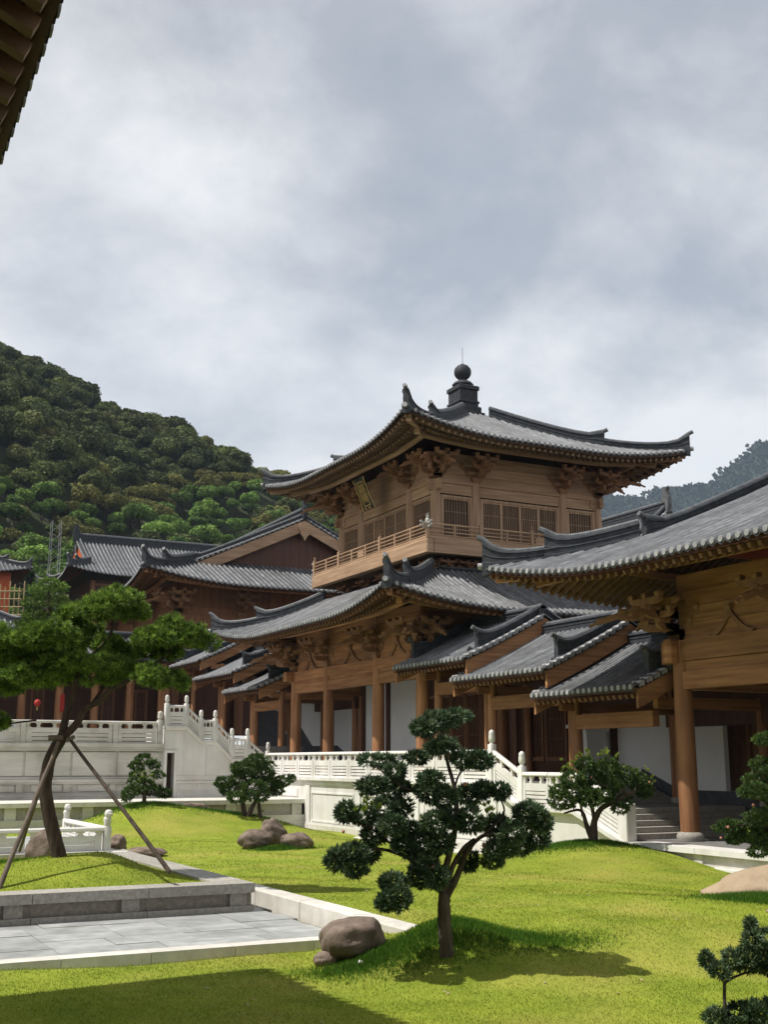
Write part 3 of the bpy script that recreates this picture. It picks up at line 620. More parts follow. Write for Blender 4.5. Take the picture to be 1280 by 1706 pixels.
# ---- right-hand hall
RH = thing('great_hall', (28.3, 16.6, .55), 'open-fronted timber hall with thick round column and broad curved tile roof beside lawn', 'building')
HX, HY = [21.8, 27.05, 30.4, 34.8], [8.4, 12.5, 16.6, 20.7, 24.8]
storey(RH, HX, HY, .55, 4.49, 5.81, .255, 'wood_v', 'wood_h', [(4.49, 4.96, .30), (4.97, 5.24, .14), (5.25, 5.81, .30)], 1.1, 'WN', plinth=.22, wallz=(5.815, 7.6, 4))
for a in ((21.64, 21.96, 25.0, 25.5), (21.25, 21.6, 24.64, 24.96)):
    m = MB(); m.bev(*a, 5.2, 5.83, .07); m.build('beam_end', 'wood_h', RH)
HR = Roof(28.3, 16.6, 10.0, 12.0, 7.42, .40, .003, .74, 6.5, .28, G=9.1)
hroof = roof_part(HR, 'WEN', RH, .27)
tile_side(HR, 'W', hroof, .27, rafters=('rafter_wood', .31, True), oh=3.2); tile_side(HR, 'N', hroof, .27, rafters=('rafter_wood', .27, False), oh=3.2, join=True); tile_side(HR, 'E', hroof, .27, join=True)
hips(HR, hroof, [(-1, 1), (1, 1)], 3.0, 'wood_h', h2=.5, oh=3.4)
gable_end(HR, hroof, RH, 1, 'wood_h', 'vermilion')
ridge('main_ridge', [V(28.3, 7.6 + 18 * i / 6, HR.zE + HR.prof(10) - .05) for i in range(7)], .34, .75, hroof)
purlin(HR, RH, 'W', 2.25, -.66, 'wood_h'); purlin(HR, RH, 'N', 2.5, -.66, 'wood_h')
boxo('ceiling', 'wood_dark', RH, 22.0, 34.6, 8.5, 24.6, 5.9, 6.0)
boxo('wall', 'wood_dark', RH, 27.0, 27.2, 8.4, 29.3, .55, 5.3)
for i in range(9):
    y1 = 29.0 - i * 1.5
    boxo('door', 'wood_hall', RH, 26.92, 26.99, y1 - 1.44, y1, .6, 4.3)
    window(RH, (26.92, y1 - .05, 2.0), (0, -1, 0), (-1, 0, 0), 1.34, 1.9, 4.0, 1, 'wood_hall', 6, .1)
boxo('end_wall', 'wood_dark', RH, 22.1, 34.6, 8.2, 8.35, .55, 6)

# ---- hall with the gable, on the upper terrace
MH = thing('gabled_hall', (31.2, 87, 4.2), 'tall timber hall with big triangular gable and carved pendant behind the pavilion', 'building')
MX, MY = [22.1, 26.4, 36.0, 40.3], [72.2, 77, 82, 87, 92, 97, 101.8]
storey(MH, MX, MY, 4.2, 10.9, 11.75, .3, 'wood_hall', 'wood_hall', [(10.9, 11.3, .3), (11.32, 11.75, .3)], 1.35, 'WS', wallz=(11.76, 13.9, 4), struts=False)
MR = Roof(31.2, 87.0, 12.1, 18.0, 13.42, .45, .0008, .85, 7.5, .3, G=14.0)
mroof = roof_part(MR, 'WSE', MH, .36)
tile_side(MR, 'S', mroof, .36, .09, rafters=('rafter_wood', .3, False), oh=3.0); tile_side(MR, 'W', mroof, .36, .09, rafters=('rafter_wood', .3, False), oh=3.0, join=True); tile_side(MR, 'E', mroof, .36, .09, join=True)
hips(MR, mroof, [(-1, -1), (1, -1)], 4.2, 'wood_h', wd=.32, h1=.42, h2=.58, up=.6, oh=3.3)
gable_end(MR, mroof, MH, -1, 'pale_wood_h', 'wood_dark', bw=.75, rake_pitch=.36)
ridge('main_ridge', [V(31.2, 73.2 + 27 * i / 6, MR.zE + MR.prof(12.1) - .05) for i in range(7)], .4, .8, mroof)
finial_fish(mroof, (31.2, 72.9, MR.zE + MR.prof(12.1)), (0, 1, 0), 1.1)
purlin(MR, MH, 'S', 1.9, -.75, 'wood_h', r_=.16); purlin(MR, MH, 'W', 1.9, -.75, 'wood_h', r_=.16)
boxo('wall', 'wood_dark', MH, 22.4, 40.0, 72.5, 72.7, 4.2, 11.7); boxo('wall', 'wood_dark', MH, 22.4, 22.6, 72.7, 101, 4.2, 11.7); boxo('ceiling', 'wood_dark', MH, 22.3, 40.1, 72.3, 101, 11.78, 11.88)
# ------------------------------------------------------------------ stepped covered galleries
def gallery(label, y0, y1, zE, zf, cols, group, joined=False, near_end=True):
    g = thing('covered_gallery', (24, (y0 + y1) / 2, zf), label, 'gallery', group)
    rf = Roof(24.0, (y0 + y1) / 2, 3.4, (y1 - y0) / 2, zE, .42, .02, 0, 1, 0, G=(y1 - y0) / 2)
    ro = roof_part(rf, 'WE', g, .27)
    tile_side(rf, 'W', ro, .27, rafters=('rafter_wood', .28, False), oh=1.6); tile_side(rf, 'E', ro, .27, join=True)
    for sg in (-1, 1): gable_end(rf, ro, g, sg, 'wood_h', 'wood_h', bw=.5, start=.7)
    zr = rf.zE + rf.prof(3.4)
    ridge('main_ridge', [V(24, y0 + .1, zr), V(24, (y0 + y1) / 2, zr), V(24, y1 - .1, zr)], .3, .34, ro)
    cm = column_mesh(zE - zf - .25, .165, .15, 'wood_v'); pm = plinth_mesh(.165, .16)
    for y in cols:
        for x in ((22.0, 26.0) if y != 26.2 else (26.0,)):
            link('column', cm, g, T(x, y, zf + .1)); link('column_base', pm, g, T(x, y, zf))
        boxo('cross_beam', 'wood_h', g, 22.0, 26.0, y - .1, y + .1, zE - .52, zE - .2)
        if y == 26.2: continue
        m = MB(); m.bev(21.35, 21.86, y - .09, y + .09, zE - .46, zE - .2, .05); m.build('beam_end', 'wood_h', g)
    ya, yb = max(y0 + .1, min(cols)), min(y1 - .1, max(cols))
    m = MB(); m.box(21.88, 22.12, ya, yb, zE - 1.02, zE - .58); m.build('beam', 'wood_h', g)
    m = MB(); m.tube([V(21.9, y0 + .15, zE + .22), V(21.9, y1 - .15, zE + .22)], .12, 8); m.build('eave_purlin', 'wood_h', g, smooth=50)
    m = MB(); m.box(25.88, 26.1, y0, y1, zE - .9, zE + .2); m.build('back_beam', 'wood_dark', g)
    return g
GR = 'roof steps of the covered galleries'
G1 = gallery('topmost stepped gallery roof leaning against the pavilion, lattice doors behind', 34.3, 39.55, 6.03, 1.95, (35.0, 38.5), GR)
G2 = gallery('middle stepped gallery roof between the pavilion and the open-fronted hall', 29.6, 35.25, 5.34, 1.3, (30.1, 34.75), GR)
G3 = gallery('lowest stepped gallery roof tucked under the open-fronted hall eave', 25.35, 30.35, 4.57, 1.3, (29.9, 26.2), GR)
G4 = gallery('lowest stepped gallery roof at the far end of the pavilion', 53.7, 58.85, 6.1, 1.95, (54.0, 57.6), GR)
G5 = gallery('middle stepped gallery roof between the pavilion and gabled hall', 57.4, 63.85, 7.07, 3.0, (57.9, 62.5), GR)
G6 = gallery('topmost stepped gallery roof just below the gabled hall', 62.9, 68.4, 8.1, 4.1, (63.0, 67.9), GR)
# walls behind the galleries
GW = thing('gallery_wall', (26.2, 32, .55), 'white plastered wall with dark stepped dado behind the lower galleries', 'wall')
boxo('plaster_face', 'plaster', GW, 26.12, 26.3, 28.0, 35.9, .55, 5.3)
boxo('plaster_face', 'wood_dark', GW, 26.15, 26.3, 35.9, 39.6, 1.95, 5.6)
for i in range(2): window(GW, (26.14, 39.0 - i * 1.5, 2), (0, -1, 0), (-1, 0, 0), 1.4, 2.6, 5.0, 1, 'wood_hall', 9, .09)
for z0, z1, o_ in ((0, .12, .05), (.12, .30, .03), (.30, .40, .06)):
    m = MB(); pr = [(-.02, z0), (o_, z0), (o_, z1), (-.02, z1)]
    m.sweep([V(26.11, 31.9, 1.95), V(26.11, 30.1, 1.3), V(26.11, 27.5, 1.3), V(26.11, 26.1, .8)], [(u, v) for u, v in pr]); m.build('dado', 'dado', GW)
for y in (29.9, 33.3): boxo('wall_post', 'wood_dark', GW, 25.98, 26.14, y - .12, y + .12, 1.0, 5.2)
PR = thing('stone_pier', (24.5, 33.9, 1.3), 'white pier with stepped cap between gallery wall and lattice doors', 'pier')
for a, z0, z1 in ((.36, 1.3, 3.5), (.42, 3.5, 3.6), (.5, 3.6, 3.72), (.56, 3.72, 3.84)): boxo('pier_shaft' if z0 < 2 else 'cap_course', 'plaster', PR, 25.2 - a, 25.2 + a, 33.6 - a, 33.6 + a, z0, z1)
GV = thing('stair_wall', (26.2, 60, 1.95), 'white plastered wall with slanting dark dado behind the upper galleries', 'wall')
boxo('plaster_face', 'plaster', GV, 26.12, 26.3, 52.4, 68.5, 1.95, 7.2)
m = MB(); m.prism([(52.4, 1.95), (68.4, 1.95), (68.4, 5.9), (62.4, 5.2), (59.6, 3.4), (56.4, 3.4), (53.6, 2.35), (52.4, 2.35)], (26.06, 0, 0), (0, 1, 0), (0, 0, 1), (1, 0, 0), .06); m.build('dado', 'dado', GV)

# ------------------------------------------------------------------ stonework
def slab4(m, p, n, t):
    """quad p (4 points) thickened by t, centred, along n"""
    n = Vector(n) * (t / 2); vs = [q - n for q in p] + [q + n for q in p]
    m.add(vs, [(3, 2, 1, 0), (4, 5, 6, 7), (0, 1, 5, 4), (1, 2, 6, 5), (2, 3, 7, 6), (3, 0, 4, 7)])
def panel(par, a, b, h, mat, nrm, slats=3):
    """one pierced balustrade panel on the line a-b, with its length of handrail"""
    a, b = Vector(a), Vector(b); m = MB()
    def q(u0, u1, v0, v1, t): slab4(m, [a.lerp(b, u0) + V(0, 0, v0 * h), a.lerp(b, u1) + V(0, 0, v0 * h), a.lerp(b, u1) + V(0, 0, v1 * h), a.lerp(b, u0) + V(0, 0, v1 * h)], nrm, t)
    q(0, .10, 0, .68, .13); q(.90, 1, 0, .68, .13); q(.10, .90, 0, .08, .13)
    sp = .36 / slats
    for i in range(slats): q(.10, .90, .11 + sp * i, .08 + sp * (i + 1), .09)
    q(.10, .90, .46, .68, .12)
    for u in (.04, .30, .70, .96):
        q(u - .045, u + .045, .68, .74, .10); q(u - .03, u + .03, .74, .82, .08); q(u - .055, u + .055, .82, .90, .10)
    m.build('panel', mat, par)
def handrail(par, pts, h, mat):
    m = MB(); m.sweep([Vector(p) + V(0, 0, h * .895) for p in pts], [(-.085, 0), (.085, 0), (.1, .03), (.085, .085), (.04, .115), (-.04, .115), (-.085, .085), (-.1, .03)]); m.build('handrail', mat, par)
def post_mesh(h, s, mat):
    m = MB(); m.bev(-s, s, -s, s, 0, h, .015); m.lathe((0, 0, h - .005), [(s * .8, 0), (s * .62, .03), (s * .62, .05), (s * .98, .09), (s * 1.0, .19), (s * .9, .26), (s * .95, .28), (s * .8, .33), (s * .3, .37)], 10); return m.mesh('post', mat, 40)
POST = post_mesh(1.0, .10, 'white_stone'); POST_OLD = post_mesh(1.0, .12, 'old_stone')
# terrace carrying the pavilion
TW = thing('terrace', (27, 42, 0), 'white stone terrace base with long panelled wall under the pavilion', 'terrace')
boxo('terrace_core', 'floor_stone', TW, 20.3, 36, 31.75, 53.2, -.6, 1.945)
m = MB(); m.prism([(46.45, -.6), (46.45, 1.8), (31.75, 1.8), (30.1, 1.15), (27.45, 1.15), (25.25, .40), (25.25, -.6)], (20.06, 0, 0), (0, 1, 0), (0, 0, 1), (1, 0, 0), .3); m.build('wall_face', 'white_stone', TW)
boxo('wall_face', 'white_stone', TW, 20.04, 20.3, 46.46, 50.44, .9, 1.79)
boxo('small_panel', 'white_stone', TW, 20.0, 20.05, 47.2, 49.6, 1.15, 1.45)
CP = [(-.3, 0), (.14, 0), (.16, .04), (.22, .05), (.22, .17), (-.3, .17)]
for i in range(9):
    a = 50.85 - i * 2.122; m = MB(); m.sweep([V(20.1, a - .006, 1.78), V(20.1, a - 2.122 + .006, 1.78)], CP); m.build('coping', 'white_stone', TW)
m = MB(); m.sweep([V(20.1, 31.74, 1.78), V(20.1, 30.1, 1.13), V(20.1, 27.45, 1.13), V(20.1, 25.25, .38)], [(-.3, 0), (.14, 0), (.16, .04), (.22, .05), (.22, .17), (-.3, .17)]); m.build('coping', 'white_stone', TW)
m = MB(); m.sweep([V(20.1, 46.4, 1.62), V(20.1, 31.7, 1.62)], [(-.1, 0), (.07, 0), (.12, .1), (.12, .155), (-.1, .155)]); m.build('cornice', 'white_stone', TW)
ys_ = [46.4, 41.6, 36.8, 32.0]
for y in ys_: boxo('pilaster', 'white_stone', TW, 20.0, 20.1, y - (.5 if y > 40 or y < 33 else .3), y, -.3, 1.62)
for a, b in zip(ys_, ys_[1:]):
    for z0, z1 in ((1.30, 1.36), (.18, .24)): boxo('panel_frame', 'white_stone', TW, 20.025, 20.07, b + .12, a - .62, z0, z1)
    for yy in (b + .12, a - .68): boxo('panel_frame', 'white_stone', TW, 20.025, 20.07, yy, yy + .06, .24, 1.30)
boxo('wall_plinth', 'kerb_stone', TW, 19.94, 20.2, 27.5, 46.42, -.5, .06); boxo('wall_plinth', 'white_stone', TW, 19.97, 20.2, 27.5, 46.42, .06, .14)
boxo('terrace_landing', 'floor_stone', TW, 20.3, 26.9, 27.4, 31.74, -.6, 1.295)
boxo('landing_floor', 'floor_stone', TW, 20.3, 26.9, 25.2, 27.4, -.6, .545)
for i in range(5): boxo('step', 'granite', TW, 20.36, 25.9, 27.38 - .34 * (4 - i) - .36, 27.39, .545 + .15 * i, .545 + .15 * (i + 1) - .004)
for i in range(4): boxo('step', 'granite', TW, 20.36, 25.9, 31.74 - .36 * (3 - i) - .38, 31.745, 1.295 + .162 * i, 1.295 + .162 * (i + 1) - .004)
TB = thing('balustrade', (20.1, 40, 1.95), 'long white pierced balustrade along the edge of the pavilion terrace', 'balustrade')
n_ = 11
for i in range(n_):
    a, b = 50.75 - (50.75 - 31.95) * i / n_, 50.75 - (50.75 - 31.95) * (i + 1) / n_; panel(TB, (20.1, a - .02, 1.95), (20.1, b + .02, 1.95), 1.0, 'white_stone', (1, 0, 0))
handrail(TB, [V(20.1, 50.8, 1.95), V(20.1, 41, 1.95), V(20.1, 31.85, 1.95)], 1.0, 'white_stone')
link('post', POST, TB, T(20.1, 50.9, 1.95, 0, 1, 1, 1.1)); link('post', POST, TB, T(20.1, 31.82, 1.9, 0, 1.05, 1.05, 1.22))
TS = thing('stair_balustrade', (20.1, 28, 1.3), 'white balustrade stepping down beside the lower galleries to the lawn', 'balustrade')
for a, b in (((31.7, 1.95), (30.25, 1.33)), ((30.05, 1.3), (28.75, 1.3)), ((28.72, 1.3), (27.45, 1.3)), ((27.4, 1.3), (25.4, .55))):
    panel(TS, (20.1, *a), (20.1, *b), .97, 'white_stone', (1, 0, 0)); handrail(TS, [V(20.1, *a), V(20.1, *b)], .97, 'white_stone')
link('post', POST, TS, T(20.1, 30.15, 1.28, 0, 1.05, 1.05, 1.18))
m = MB(); m.bev(19.95, 20.28, 25.12, 25.42, .5, 1.52, .02); m.build('end_pier', 'white_stone', TS)
# platform of the right-hand hall
HP = thing('hall_platform', (28, 15, 0), 'white stone platform edge in front of the open-fronted hall', 'platform')
boxo('platform_core', 'floor_stone', HP, 20.5, 36, 3, 25.18, -.6, .54)
yb = [25.1, 22.6, 20.1, 17.6, 15.1, 12.6, 10.1, 7.6, 5.1]
for a, b in zip(yb, yb[1:]):
    boxo('coping_slab', 'white_stone', HP, 19.95, 20.75, b + .006, a - .006, .42, .552)
    boxo('recessed_panel', 'kerb_stone', HP, 20.09, 20.5, b + .15, a - .15, .14, .42); boxo('stub_pilaster', 'kerb_stone', HP, 20.05, 20.5, a - .15, a + .15, .14, .42)
    boxo('base_slab', 'white_stone', HP, 19.9, 20.5, b + .005, a - .005, -.6, .14)
# low ledge wall in front of the upper terrace
LG = thing('ledge_wall', (6, 46.6, 0), 'low grey panelled ledge wall along the foot of the upper terrace', 'wall')
boxo('ledge_core', 'old_stone', LG, -12, 20.0, 46.62, 50.6, -.6, .86)
boxo('coping', 'kerb_stone', LG, -12, 20.12, 46.38, 50.6, .88, 1.05)
for i in range(11):
    x = 19.9 - i * 2.9; boxo('pilaster', 'old_stone', LG, x - .42, x, 46.47, 46.62, .42, .88); boxo('recessed_panel', 'granite', LG, x - 2.9, x - .42, 46.57, 46.62, .42, .88)
boxo('base_course', 'old_stone', LG, -12, 20.05, 46.42, 46.62, -.6, .42)
# upper terrace wall and balustrade, left
UW = thing('retaining_wall', (4, 50.5, 1.05), 'weathered stone retaining wall of the upper terrace behind the pine', 'wall')
boxo('wall_core', 'old_stone', UW, -12, 15.1, 50.62, 60, .8, 3.2); boxo('terrace_floor', 'floor_stone', UW, -12, 23, 53.6, 74, .8, 3.3)
for z0, z1, y in ((1.04, 1.16, 50.36), (1.16, 1.26, 50.42), (1.26, 1.32, 50.5), (1.66, 1.74, 50.44), (1.74, 1.86, 50.40), (1.86, 1.95, 50.48), (3.02, 3.10, 50.46), (3.10, 3.18, 50.40), (3.18, 3.34, 50.32)):
    boxo('moulding', 'old_stone', UW, -12, 15.08, y, 50.66, z0, z1 - .003)
for i in range(14):
    x = 15.0 - i * 1.92
    boxo('stone_panel', 'old_stone', UW, x - 1.88, x - .06, 50.555 + .006 * (i % 2), 50.63, 2.0, 2.97); boxo('small_panel', 'old_stone', UW, x - 1.6, x - .36, 50.55, 50.63, 1.36, 1.64); boxo('small_pilaster', 'old_stone', UW, x - .28, x - .02, 50.53, 50.63, 1.34, 1.655)
UB = thing('terrace_balustrade', (4, 50.5, 3.3), 'weathered pierced balustrade on the upper terrace behind the pine', 'balustrade')
for i in range(14):
    x = 14.85 - i * 1.92
    panel(UB, (x - .14, 50.5, 3.34), (x - 1.80, 50.5, 3.34), .92, 'old_stone', (0, 1, 0), 2)
    m = MB(); m.bev(x - 2.03, x - 1.81, 50.39, 50.61, 3.34, 4.17, .02); m.build('flat_post', 'old_stone', UB)
handrail(UB, [V(14.9, 50.5, 3.34), V(0, 50.5, 3.34), V(-12, 50.5, 3.34)], .92, 'old_stone')
link('post', POST_OLD, UB, T(14.88, 50.5, 3.3, 0, 1, 1, 1.05))
# stair block with zig-zag balustrade
SB = thing('stair_block', (17.5, 51, 1.05), 'white stone stair block with zig-zag top and small dark doorway', 'stair')
prof_ = [(15.1, 4.12), (16.05, 4.12), (16.78, 3.5), (17.4, 3.5), (18.2, 2.72), (18.95, 2.72), (19.9, 1.9)]
m = MB(); m.prism([(15.62, 1.02), (15.62, 4.0)] + [(16.05, 4.0), (16.78, 3.38), (17.4, 3.38), (18.2, 2.6), (18.95, 2.6), (19.9, 1.78), (19.98, 1.78), (19.98, 1.02)], (0, 50.45, 0), (1, 0, 0), (0, 0, 1), (0, 1, 0), 3.0); m.build('stair_face', 'white_stone', SB)
boxo('door_head', 'white_stone', SB, 15.1, 15.62, 50.45, 53.4, 2.95, 4.0); boxo('door_side', 'white_stone', SB, 15.1, 15.2, 50.45, 53.4, 1.02, 2.95); boxo('door', 'lattice_gap', SB, 15.2, 15.62, 51.1, 51.2, 1.02, 2.95)
for a in ((15.12, 15.22), (15.56, 15.68)): boxo('door_frame', 'white_stone', SB, *a, 50.40, 50.46, 1.05, 2.95)
boxo('door_frame', 'white_stone', SB, 15.12, 15.68, 50.39, 50.46, 2.95, 3.06)
m = MB(); m.sweep([V(x, 50.5, z - .14) for x, z in prof_], [(-.35, 0), (.06, 0), (.10, -.06), (.20, .03), (.20, .13), (-.35, .13)]); m.build('coping', 'white_stone', SB)
for z0, z1, y in ((1.04, 1.14, 50.30), (1.14, 1.24, 50.36), (1.24, 1.30, 50.41), (1.66, 1.76, 50.38), (1.92, 1.97, 50.42)): boxo('moulding', 'white_stone', SB, 15.69, 19.97, y, 50.46, z0, z1 - .002)
for x in (15.95, 17.0, 18.05, 19.1): boxo('upright_band', 'white_stone', SB, x, x + .025, 50.425, 50.46, 1.98, {15.95: 3.9, 17.0: 3.2, 18.05: 2.6, 19.1: 2.3}[x])
for i in range(5): boxo('small_panel', 'white_stone', SB, 15.8 + i * .84, 16.5 + i * .84, 50.43, 50.46, 1.36, 1.62)
ZB = thing('zigzag_balustrade', (17.5, 50.5, 3.5), 'white balustrade descending in zig-zag steps down the stair block', 'balustrade')
pts_ = [(15.15, 4.12), (16.03, 4.12), (16.72, 3.5), (17.38, 3.5), (18.18, 2.72), (18.92, 2.72), (19.85, 1.95)]
for a, b in zip(pts_, pts_[1:]):
    d = .1; ax, bx_ = a[0] + d, b[0] - d; f = lambda x: a[1] + (b[1] - a[1]) * (x - a[0]) / (b[0] - a[0])
    panel(ZB, (ax, 50.45, f(ax)), (bx_, 50.45, f(bx_)), .86, 'white_stone', (0, 1, 0), 2); handrail(ZB, [V(ax, 50.45, f(ax)), V(bx_, 50.45, f(bx_))], .86, 'white_stone')
for x, z in pts_[:-1]: link('post', POST, ZB, T(x, 50.45, z - .02, 0, 1, 1, .98))
# ------------------------------------------------------------------ colonnade behind the upper terrace, far halls
CN = thing('colonnade', (15, 71, 3.3), 'dark timber colonnade at the back of the upper terrace behind the pine', 'building')
cm = column_mesh(5.2, .24, .22, 'wood_v')
for x in (4.0, 6.2, 8.3, 10.5, 12.6, 14.75, 16.85, 18.98, 20.95): link('column', cm, CN, T(x, 71, 3.3))
boxo('beam', 'wood_hall', CN, 3.6, 21.4, 70.85, 71.15, 7.9, 8.4); boxo('wall', 'wood_dark', CN, 3.6, 21.9, 73.6, 73.8, 3.3, 9.2)
m = MB(); m.prism([(69.3, 8.5), (74, 10.0), (74, 10.25), (69.3, 8.72)], (3.2, 0, 0), (0, 1, 0), (0, 0, 1), (1, 0, 0), 18.4); m.build('lean_roof', 'tile_pan', CN)
m = MB()
for i in range(50): m.tube([V(3.4 + i * .365, 69.25, 8.74), V(3.4 + i * .365, 74, 10.27)], .09, 6)
m.build('tile_rows', 'tile', CN, smooth=50, kind='stuff')
ridge('eave_ridge', [V(3.2, 74.0, 10.1), V(12, 74.0, 10.1), V(21.6, 74.0, 10.1)], .34, .5, CN)
for x in (13.6, 17.9, 20.0): window(CN, (x - .7, 73.6, 3.5), (1, 0, 0), (0, -1, 0), 1.5, 3.5, 7.0, 2, 'wood_hall', 5, .1)
LN = thing('red_lantern', at(62, 1171, 66), 'round red paper lantern hanging in the colonnade', 'lantern'); p = at(62, 1171, 66)
one(lambda m: m.lathe(p, [(.04, .19), (.11, .17), (.17, .09), (.19, 0), (.17, -.09), (.11, -.17), (.04, -.19)], 12), 'lantern_body', 'red_cloth', LN, 50); one(lambda m: m.lathe(p, [(.04, -.18), (.03, -.25), (.04, -.4)], 6), 'tassel', 'gold', LN)
one(lambda m: m.tube([p + V(0, 0, .18), V(p.x, p.y, 8.0)], .012, 4), 'cord', 'wood_dark', LN)
BN = at(98, 1172, 70.5)
m = MB(); m.box(BN.x - .12, BN.x + .12, 70.70, 70.73, BN.z - .5, BN.z + .5); tag(m.build('banner', 'red_cloth'), 'red paper couplet strip on a colonnade column behind the pine', 'banner')
# far hall with vermilion gable: built with its ridge along y, then turned
FH = link('far_hall', None); tag(FH, 'distant dark red hall with long straight ridge and vermilion gable end', 'building')
fr = Roof(0, 0, 8, 18.5, 0, .52, .008, .7, 6, .25, G=16.2)
fro = roof_part(fr, 'WEN', FH, .42)
tile_side(fr, 'W', fro, .42, .11); tile_side(fr, 'N', fro, .42, .11, join=True); tile_side(fr, 'E', fro, .42, .11, join=True)
hips(fr, fro, [(1, 1), (-1, 1)], 2.4, None, wd=.34, h1=.5, h2=.55, up=.6)
gable_end(fr, fro, FH, 1, 'ridge_cap', 'vermilion', bw=.18, rake_pitch=.6, rec=.12)
ridge('main_ridge', [V(0, -16 + 32 * i / 6, fr.prof(8)) for i in range(7)], .45, .8, fro)
finial_fish(fro, (0, 16.5, fr.prof(8)), (0, -1, 0), 1.5)
boxo('wall', 'wood_dark', FH, -5.2, 5.2, -16, 15.6, -7, -.2); boxo('wall_panel', 'plaster', FH, -5.24, -5.2, 3.0, 14.5, -3.0, -1.9)
for y in (-14, -9, -4, 1, 6, 11, 15.4): one(lambda m: m.lathe((-5.3, y, -7), [(.28, 0), (.25, 6.6)], 10), 'column', 'wood_hall', FH)
for z in (-3.2, -1.8, -.9): boxo('beam', 'wood_hall', FH, -5.45, -5.2, -16, 15.6, z, z + .25)
FH.matrix_basis = Matrix.Translation((43.6, 127.5, 21.5)) @ Matrix.Rotation(math.pi / 2, 4, 'Z')
def small_roof(name, label, c, A, B, zE, D, wall, pitch=.4, zwall=3):
    t = thing(name, (c[0], c[1], zE - zwall), label, 'building'); r_ = Roof(c[0], c[1], A, B, zE, .5, .02, .7, min(A, B), .25, D=D)
    ro = roof_part(r_, 'WSEN', t, pitch)
    for f in 'WSEN': tile_side(r_, f, ro, pitch, .1, join=True)
    hips(r_, ro, [(-1, -1), (-1, 1), (1, -1), (1, 1)], D, None, wd=.3, h1=.4, h2=.45, up=.6)
    boxo('wall', wall, t, c[0] - A + 1.5, c[0] + A - 1.5, c[1] - B + 1.5, c[1] + B - 1.5, zE - zwall, zE + .3)
    m = MB(); m.bev(c[0] - A + D - .3, c[0] + A - D + .3, c[1] - B + D - .3, c[1] + B - D + .3, zE + r_.prof(D) - .3, zE + r_.prof(D) + .8, .1); m.build('roof_top', 'ridge_tile', ro)
    return t
p = at(-50, 955, 120); small_roof('far_pavilion', 'distant pavilion roof corner with gilded eaves against the hillside trees', (p.x - 2.0, p.y + 5), 7.5, 7.0, p.z, 5, 'vermilion', zwall=10)
p = at(-70, 1055, 95); small_roof('gate_roof', 'dark low gate roof half hidden by the pine below the scaffold', (p.x, p.y + 2), 6.2, 4.0, p.z, 3.2, 'wood_hall', zwall=5)
# east roof behind the open-fronted hall
ER = thing('rear_hall', (44.5, 58, 9), 'small tiled roof with curled ridge ornament peeping behind the open-fronted hall', 'building')
er = Roof(44.5, 58.5, 4.6, 7.5, 13.2, .62, .03, .2, 3, 0, G=7.5); ero = roof_part(er, 'WE', ER, .3)
tile_side(er, 'W', ero, .3, join=True); tile_side(er, 'E', ero, .3, join=True)
gable_end(er, ero, ER, -1, 'ridge_cap', 'vermilion', bw=.35, start=.6)
ridge('main_ridge', [V(44.5, 51.2 + 14.5 * i / 4, er.zE + er.prof(4.6)) for i in range(5)], .34, .55, ero); finial_fish(ero, (44.5, 51.0, er.zE + er.prof(4.6)), (0, 1, 0), 1.15, 'ridge_cap')
boxo('gable_wall', 'vermilion', ER, 41.5, 47.5, 51.7, 65, 9, 14.9)
# white stair flank at the far end of the upper terrace
p = at(8, 1185, 64); WS = thing('white_stair', (p.x, p.y, 3.3), 'bright white stair flank with railing at the far end of the upper terrace', 'stair')
m = MB(); m.prism([(-4, 0), (1.6, 0), (1.6, .35), (-4, 2.6)], (p.x, p.y, 3.3), (1, 0, 0), (0, 0, 1), (0, 1, 0), .6); m.build('stair_flank', 'white_stone', WS)
for a, b in ((-4, -2.7), (-2.6, -1.3), (-1.2, .1), (.2, 1.5)): panel(WS, (p.x + a, p.y + .3, 3.3 + .35 + (1.6 - a) * .40), (p.x + b, p.y + .3, 3.3 + .35 + (1.6 - b) * .40), .8, 'white_stone', (0, 1, 0), 2)
# bamboo scaffold far left
SF = thing('bamboo_scaffold', at(20, 1050, 105), 'bamboo pole scaffold around a building far behind the pine', 'scaffold')
for i in range(7):
    a = at(-14 + i * 8, 1075, 104); b = at(-14 + i * 8, 968 + 5 * (i % 3), 104); one(lambda m: m.tube([V(a.x, a.y, a.z - 3), V(a.x, a.y, b.z)], .06, 6), 'pole', 'bamboo', SF)
for i in range(6):
    a = at(-16, 985 + i * 13, 103.8); b = at(36, 986 + i * 13, 103.8); one(lambda m: m.tube([a, V(b.x, b.y, a.z)], .05, 6), 'pole', 'bamboo', SF)
MS = thing('lattice_mast', at(88, 950, 150), 'pale slender lattice mast among the hillside trees', 'mast')
b0 = at(88, 960, 150); zt = at(88, 868, 150).z
for sx in (-.7, .7):
    for sy in (-.7, .7): one(lambda m: m.tube([V(b0.x + sx, b0.y + sy, b0.z - 8), V(b0.x + sx * .8, b0.y + sy * .8, zt)], .04, 5), 'mast_leg', 'tile_end', MS)
m = MB(); zz = b0.z - 6; k = 0
while zz < zt - 1:
    m.tube([V(b0.x - .7, b0.y - .7, zz), V(b0.x + .7, b0.y - .7, zz + 1.3)], .022, 4); m.tube([V(b0.x + .7, b0.y - .7, zz), V(b0.x - .7, b0.y - .7, zz + 1.3)], .022, 4); zz += 1.3
m.build('bracing', 'tile_end', MS)
